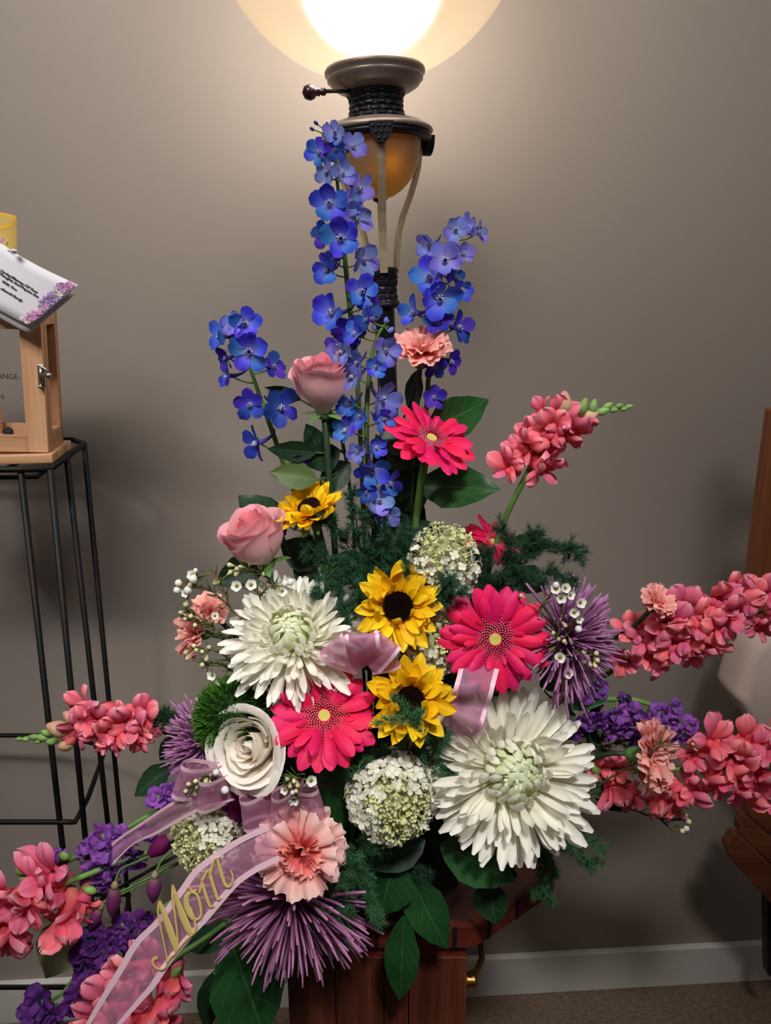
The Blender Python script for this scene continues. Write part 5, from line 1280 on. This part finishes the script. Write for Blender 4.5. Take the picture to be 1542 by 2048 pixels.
def text_mesh(txt, size, name='lettering', shear=0, off=0.0, align='LEFT', mat=None, sp=1.0):
    c = bpy.data.curves.new(name, 'FONT'); c.body = txt; c.size = size; c.align_x = align; c.extrude = .0002; c.shear = shear; c.offset = off; c.space_character = sp
    o = bpy.data.objects.new(name, c); C.objects.link(o); dg = bpy.context.evaluated_depsgraph_get()
    me = bpy.data.meshes.new_from_object(o.evaluated_get(dg)); bpy.data.objects.remove(o); bpy.data.curves.remove(c)
    me.materials.clear(); me.materials.append(mat or M_ink); return me
Ki = (lan.matrix_basis @ K).inverted()
for txt, u, v, hpx in (('ANGE,', 42, 758, 15), ('AN', 13, 796, 14), ('CE.', 21, 853, 14)):
    p = Ki @ W(u, v, Yf + y0 + .003); p.y = y0 + .0032
    part('lettering', text_mesh(txt, hpx * sL * .95, align='RIGHT'), gl, Matrix.Translation(p) @ Matrix.Rotation(R(90), 4, 'X'))
# latch
lq = Ki @ W(92, 752, Yf + y0); lq.y = y0 - .001; lq.x = x1 - .002
mb = MB(); mb.add(*box(-.004, .004, -.003, 0, -.014, .014, .001)); mb.add(*tube([(-.002, -.004, .010), (.002, -.006, .012), (.008, -.004, .006), (.010, -.003, -.002)], .0016, 6)); mb.add(*tube([(0, -.004, -.012), (.001, -.007, 0), (0, -.005, .012)], .0022, 6)); mb.add(*ball(.004, 8, 6, 1, (.009, -.004, .001))); mb.add(*ball(.003, 8, 6, 1, (-.001, -.005, -.013)))
part('latch', mb.mesh('latch', M_silver), lan, K @ Matrix.Translation(lq))
# candle and small dark knob inside the lantern
cp = W(-46, 860, Yf + LD * .5); cp.z = zb + .011
cnd = thing('pillar_candle', 'peach coloured pillar candle inside the wooden lantern', 'candle', Matrix.Translation(cp))
part('wax', mk('wax', *lathe([(.0001, .002), (.03, .002), (.031, .006), (.031, .072), (.029, .076), (.02, .073), (.0001, .072)], 28), plain('peach_wax', (236, 168, 110), .5)), cnd)
part('wick', mk('wick', *tube([(0, 0, .07), (.001, 0, .082)], .001, 5), M_ink), cnd)
dk = Ki @ W(20, 862, Yf + y0 + .008)
part('door_magnet', mk('door_magnet', *ball(.0068, 16, 10, .5), plain('magnet_black', (40, 38, 40), .6)), lan, K @ Matrix.Translation((dk.x, y0 + .009, dk.z)) @ Matrix.Rotation(R(90), 4, 'X'))
# card hung in front of the lantern: two leaves of folded paper
def card_mat():
    n = N('card_paper'); tc = n.new('ShaderNodeTexCoord'); f = n.noise(30, tc.outputs['Object'], 3)
    return n.done(n.prin(n.mixc(f, lin((226, 222, 228)), lin((236, 232, 236))), .7, .2).outputs[0])
M_card = card_mat()
Yc = Yf - .02
cA = W(-70, 428, Yc); cB = W(157, 570, Yc); cC = W(59, 653, Yc); cD = cA + (cC - cB)
ex = (cB - cA); CL = ex.length; ex.normalize(); ey = (cD - cA); CH = ey.length; ey.normalize()
nz_ = Vector((0, -1, .25)).normalized()
CM = Matrix((ex, -ey, nz_)).transposed().to_4x4(); CM.translation = cA
CB = Matrix.Translation(cA); CS = CB.inverted() @ CM
def bake(me): me.transform(CS); return me
card = thing('memorial_card', 'white printed sympathy card with hydrangea border hanging over the lantern', 'card', CB)
def sheet(bow_, th, dx=0, dy=0, dz=0):
    V = []; F = []; n = 14; m = 6
    for s_ in (0, 1):
        for i in range(n + 1):
            for j in range(m + 1):
                x = CL * i / n; y = -CH * j / m
                V.append((x + dx, y + dy + bow_ * CH * (-math.sin(PI * i / n)) * (1 - .6 * j / m), dz - s_ * th + .004 * math.sin(PI * i / n)))
    o_ = (n + 1) * (m + 1)
    for i in range(n):
        for j in range(m):
            a = i * (m + 1) + j; F.append((a, a + m + 1, a + m + 2, a + 1)); F.append((a + o_, a + 1 + o_, a + m + 2 + o_, a + m + 1 + o_))
    rim = [i * (m + 1) for i in range(n + 1)] + [n * (m + 1) + j for j in range(1, m + 1)] + [i * (m + 1) + m for i in range(n - 1, -1, -1)] + list(range(m - 1, 0, -1))
    for a, b in zip(rim, rim[1:] + rim[:1]): F.append((a, a + o_, b + o_, b))
    return V, F
V, F = sheet(.10, .0004); fs = part('front_leaf', bake(mk('front_leaf', V, F, M_card)), card)
V, F = sheet(.07, .0004, .003, -.009, -.006); part('back_leaf', bake(mk('back_leaf', V, F, M_card)), card)
def cz(x): return .004 * math.sin(PI * min(1, max(0, x / CL)))
CMi = CM.inverted(); sc_ = S(60, 580, Yc)
M_txt = plain('card_print', (66, 62, 70), .8)
for txt, u, v in (('In Loving Memory Of Toot', 75, 588), ('Thoughts And Prayers Are', 77, 597), ('With You.', 36, 584), ('ubenolt Family', 45, 605)):
    p = CMi @ W(u, v, Yc); p.z = cz(p.x) + .0008
    me = text_mesh(txt, 8.0 * sc_, off=.00008, align='RIGHT', mat=M_txt, sp=.96)
    me.transform(Matrix.Translation(p))
    for w_ in me.vertices: w_.co.z += cz(w_.co.x) - cz(p.x)
    part('lettering', bake(me), fs)
cols = [plain('print_%s' % k, c, .8) for k, c in (('orchid', (196, 128, 184)), ('lilac', (178, 158, 206)), ('plum', (146, 104, 160)), ('rose', (226, 160, 196)), ('cream', (222, 220, 200)), ('sage', (140, 130, 110)))]
rc = random.Random(3)
clusters = [(128, 575, 16, 12, (0, 3, 2)), (140, 572, 12, 10, (0, 3)), (118, 583, 14, 12, (4, 1)), (105, 598, 20, 18, (1, 2, 1)), (90, 605, 14, 12, (1, 2)), (96, 614, 16, 10, (1, 3)), (70, 632, 18, 12, (3, 0)), (52, 641, 14, 10, (0, 3, 4)), (62, 648, 14, 6, (3, 0)), (84, 624, 12, 8, (3, 1)), (8, 478, 14, 12, (0, 3, 0)), (20, 488, 6, 6, (5, 3)), (112, 588, 5, 5, (5,)), (82, 611, 5, 5, (5,))]
printed = {}
for u, v, a, b, cs in clusters:
    for k in range(int(a * b / 6)):
        q = rc.random() * 6.28; r_ = math.sqrt(rc.random()); p = CMi @ W(u + a * .8 * r_ * math.cos(q), v + b * .8 * r_ * math.sin(q), Yc)
        if not (0.001 < p.x < CL - .002 and -CH + .002 < p.y < -.002): continue
        c = rc.choice(cs); mbp = printed.setdefault(c, MB()); s0 = rc.uniform(1.6, 3.4) * sc_; a0 = rc.random() * 6
        mbp.add([(p.x + s0 * math.cos(a0 + w_) * (1 + .3 * (i_ % 2)), p.y + s0 * math.sin(a0 + w_) * (1 + .3 * (i_ % 2)), cz(p.x) + .0007 + rc.random() * .0003) for i_, w_ in enumerate((0, 1.3, 2.2, 3.2, 4.3, 5.3))], [(0, 1, 2, 3, 4, 5)])
for c, mbp in printed.items(): part('printed_flowers', bake(mbp.mesh('printed_flowers', cols[c], False)), fs)
# pin
pa = CMi @ W(19, 503, Yc); pb_ = CMi @ W(36, 508, Yc)
pin = thing('pearl_pin', 'clear headed pin stuck through the sympathy card', 'pin', CB)
part('shaft', bake(mk('shaft', *tube([(pa.x, pa.y, cz(pa.x)), (pb_.x, pb_.y, .012)], .0006, 6), M_silver)), pin)
part('pin_head', bake(mk('pin_head', *ball(.0032, 12, 8, 1.4, (pb_.x + .002, pb_.y, .0125)), plain('clear_bead', (225, 225, 228), .1, .6))), pin)
# yellow ribbon loop above the card
M_yel = N('yellow_organza')
yd = M_yel.prin(lin((226, 196, 96)), .5, .3); yt = M_yel.new('ShaderNodeBsdfTransparent'); ym = M_yel.new('ShaderNodeMixShader'); ym.inputs[0].default_value = .45
M_yel.link(yd.outputs[0], ym.inputs[1]); M_yel.link(yt.outputs[0], ym.inputs[2]); M_yel = M_yel.done(ym.outputs[0])
M_yels = plain('yellow_satin', (240, 186, 66), .4, .4)
yk = W(-40, 470, Yf + .01)
yb_ = thing('yellow_ribbon', 'sheer yellow ribbon loop with orange satin edge above the sympathy card', 'ribbon', Matrix.Translation(yk))
for (L_, dz_) in ((1.0, 0),):
    pts = []
    for i in range(25):
        t = 2 * PI * i / 24
        pts.append(Vector((70 * sL * math.cos(t), .022 * math.sin(t), .004 * math.cos(2 * t) - .010 * math.cos(t) + .011 * math.sin(t))))
    top = [p + Vector((0, 0, 36 * sL)) for p in pts]; bot = [p * .9 + Vector((0, 0, -40 * sL)) for p in pts]
    V, F, U = band(top, bot, 4); lo_ = part('loop', mk('loop', V, F, M_yel, U), yb_)
    V, F, U = band([p + Vector((p.x, p.y, 0)) * .01 + Vector((0, 0, .001)) for p in top], [p * 1.01 + Vector((0, 0, 36 * sL - .0035)) for p in pts], 1); part('satin_edge', mk('satin_edge', V, F, M_yels, U), lo_)
part('tie', mk('tie', *tube([(0, 0, -38 * sL), (0, 0, W(0, 610, Yf).z - yk.z)], .004, 8), M_yels), yb_)
# ================================================================== CHAIR AT RIGHT
M_teak = wood_mat('chair_wood', (84, 44, 24), (122, 70, 40), (148, 90, 54), 1.0, 'Z', .4, .4)
M_teakx = wood_mat('chair_wood_slats', (62, 30, 18), (96, 52, 32), (118, 68, 42), 1.0, 'X', .4, .4)
def fabric():
    n = N('beige_upholstery'); tc = n.new('ShaderNodeTexCoord'); f = n.noise(900, tc.outputs['Object'], 2)
    p = n.prin(n.mixc(f, lin((196, 172, 162)), lin((216, 196, 186))), .9, .1); n.bump(f, .4, .0006, p); return n.done(p.outputs[0])
YH = 1.10
ho = W(1600, 1900, YH); ho.z = 0
chair = thing('wooden_chair', 'brown wooden chair with beige padded cushion at the right edge', 'chair', Matrix.Translation(ho))
def quadbar(name, pts, Y0, th, mat, parent=chair, Yl=None):
    """bar whose front outline is a polygon standing at depth Y0, with real thickness th"""
    P = [W(u, v, (Yl[i] if Yl else Y0)) - ho for i, (u, v) in enumerate(pts)]; n = len(P)
    V = P + [p + Vector((0, th, 0)) for p in P]
    F = [tuple(range(n)), tuple(range(2 * n - 1, n - 1, -1))] + [(i, i + n, (i + 1) % n + n, (i + 1) % n) for i in range(n)]
    me = mk(name, V, F, mat, smooth=False); o_ = part(name, me, parent)
    b = o_.modifiers.new('bevel', 'BEVEL'); b.width = .003; b.segments = 2
    return o_
quadbar('back_post', [(1548, 820), (1600, 820), (1548, 1282), (1488, 1282)], YH + .02, .03, M_teak)
quadbar('back_post', [(1968, 820), (2020, 820), (1968, 1282), (1908, 1282)], YH + .02, .03, M_teak)
for k in range(2): quadbar('back_rail', [(1590 - 5 * k, 860 + 150 * k), (1985 - 5 * k, 860 + 150 * k), (1975 - 5 * k, 920 + 150 * k), (1582 - 5 * k, 920 + 150 * k)], YH + .025, .018, M_teak)
# cushion
def cushion():
    out = [(1466, 1392), (1484, 1335), (1505, 1292), (1535, 1272), (1600, 1264), (1900, 1264), (1930, 1300), (1930, 1500), (1900, 1560), (1700, 1585), (1600, 1560), (1545, 1498), (1495, 1438)]
    c = [W(u, v, YH - .03) - ho for u, v in out]; cen = sum(c, Vector()) / len(c); V = []; F = []; n0 = 0
    c = spline(c + [c[0]], 4)[:-1]; n = len(c)
    lay = [(.90, -.012), (.965, -.006), (.99, .004), (1, .02), (1, .05), (.985, .066), (.94, .074)]
    for k, dy in lay:
        for p in c: V.append(cen + (p - cen) * k + Vector((0, dy, 0)))
    for i in range(len(lay) - 1):
        for j in range(n): F.append((i * n + j, (i + 1) * n + j, (i + 1) * n + (j + 1) % n, i * n + (j + 1) % n))
    F.append(tuple(range(n))); F.append(tuple(range(len(V) - 1, len(V) - 1 - n, -1)))
    return mk('cushion', V, F, fabric())
part('cushion', cushion(), chair, label='beige padded cushion with rounded corner')
sl = [[(1500, 1604), (1512, 1598), (1660, 1740), (1660, 1775), (1494, 1628)], [(1488, 1632), (1497, 1636), (1660, 1784), (1660, 1838), (1478, 1668), (1478, 1650)], [(1470, 1668), (1486, 1678), (1660, 1846), (1660, 1935), (1460, 1718), (1452, 1695)]]
for i, q in enumerate(sl): quadbar('seat_slat', q, YH - .02 - .012 * i, .022, M_teakx)
quadbar('leg', [(1534, 1780), (1556, 1800), (1556, 1962), (1536, 1952)], YH + .03, .025, plain('leg_black', (30, 24, 22), .5))
quadbar('leg', [(1900, 1560), (1930, 1560), (1930, 1955), (1902, 1955)], YH + .03, .025, plain('leg_dark', (30, 24, 22), .5))
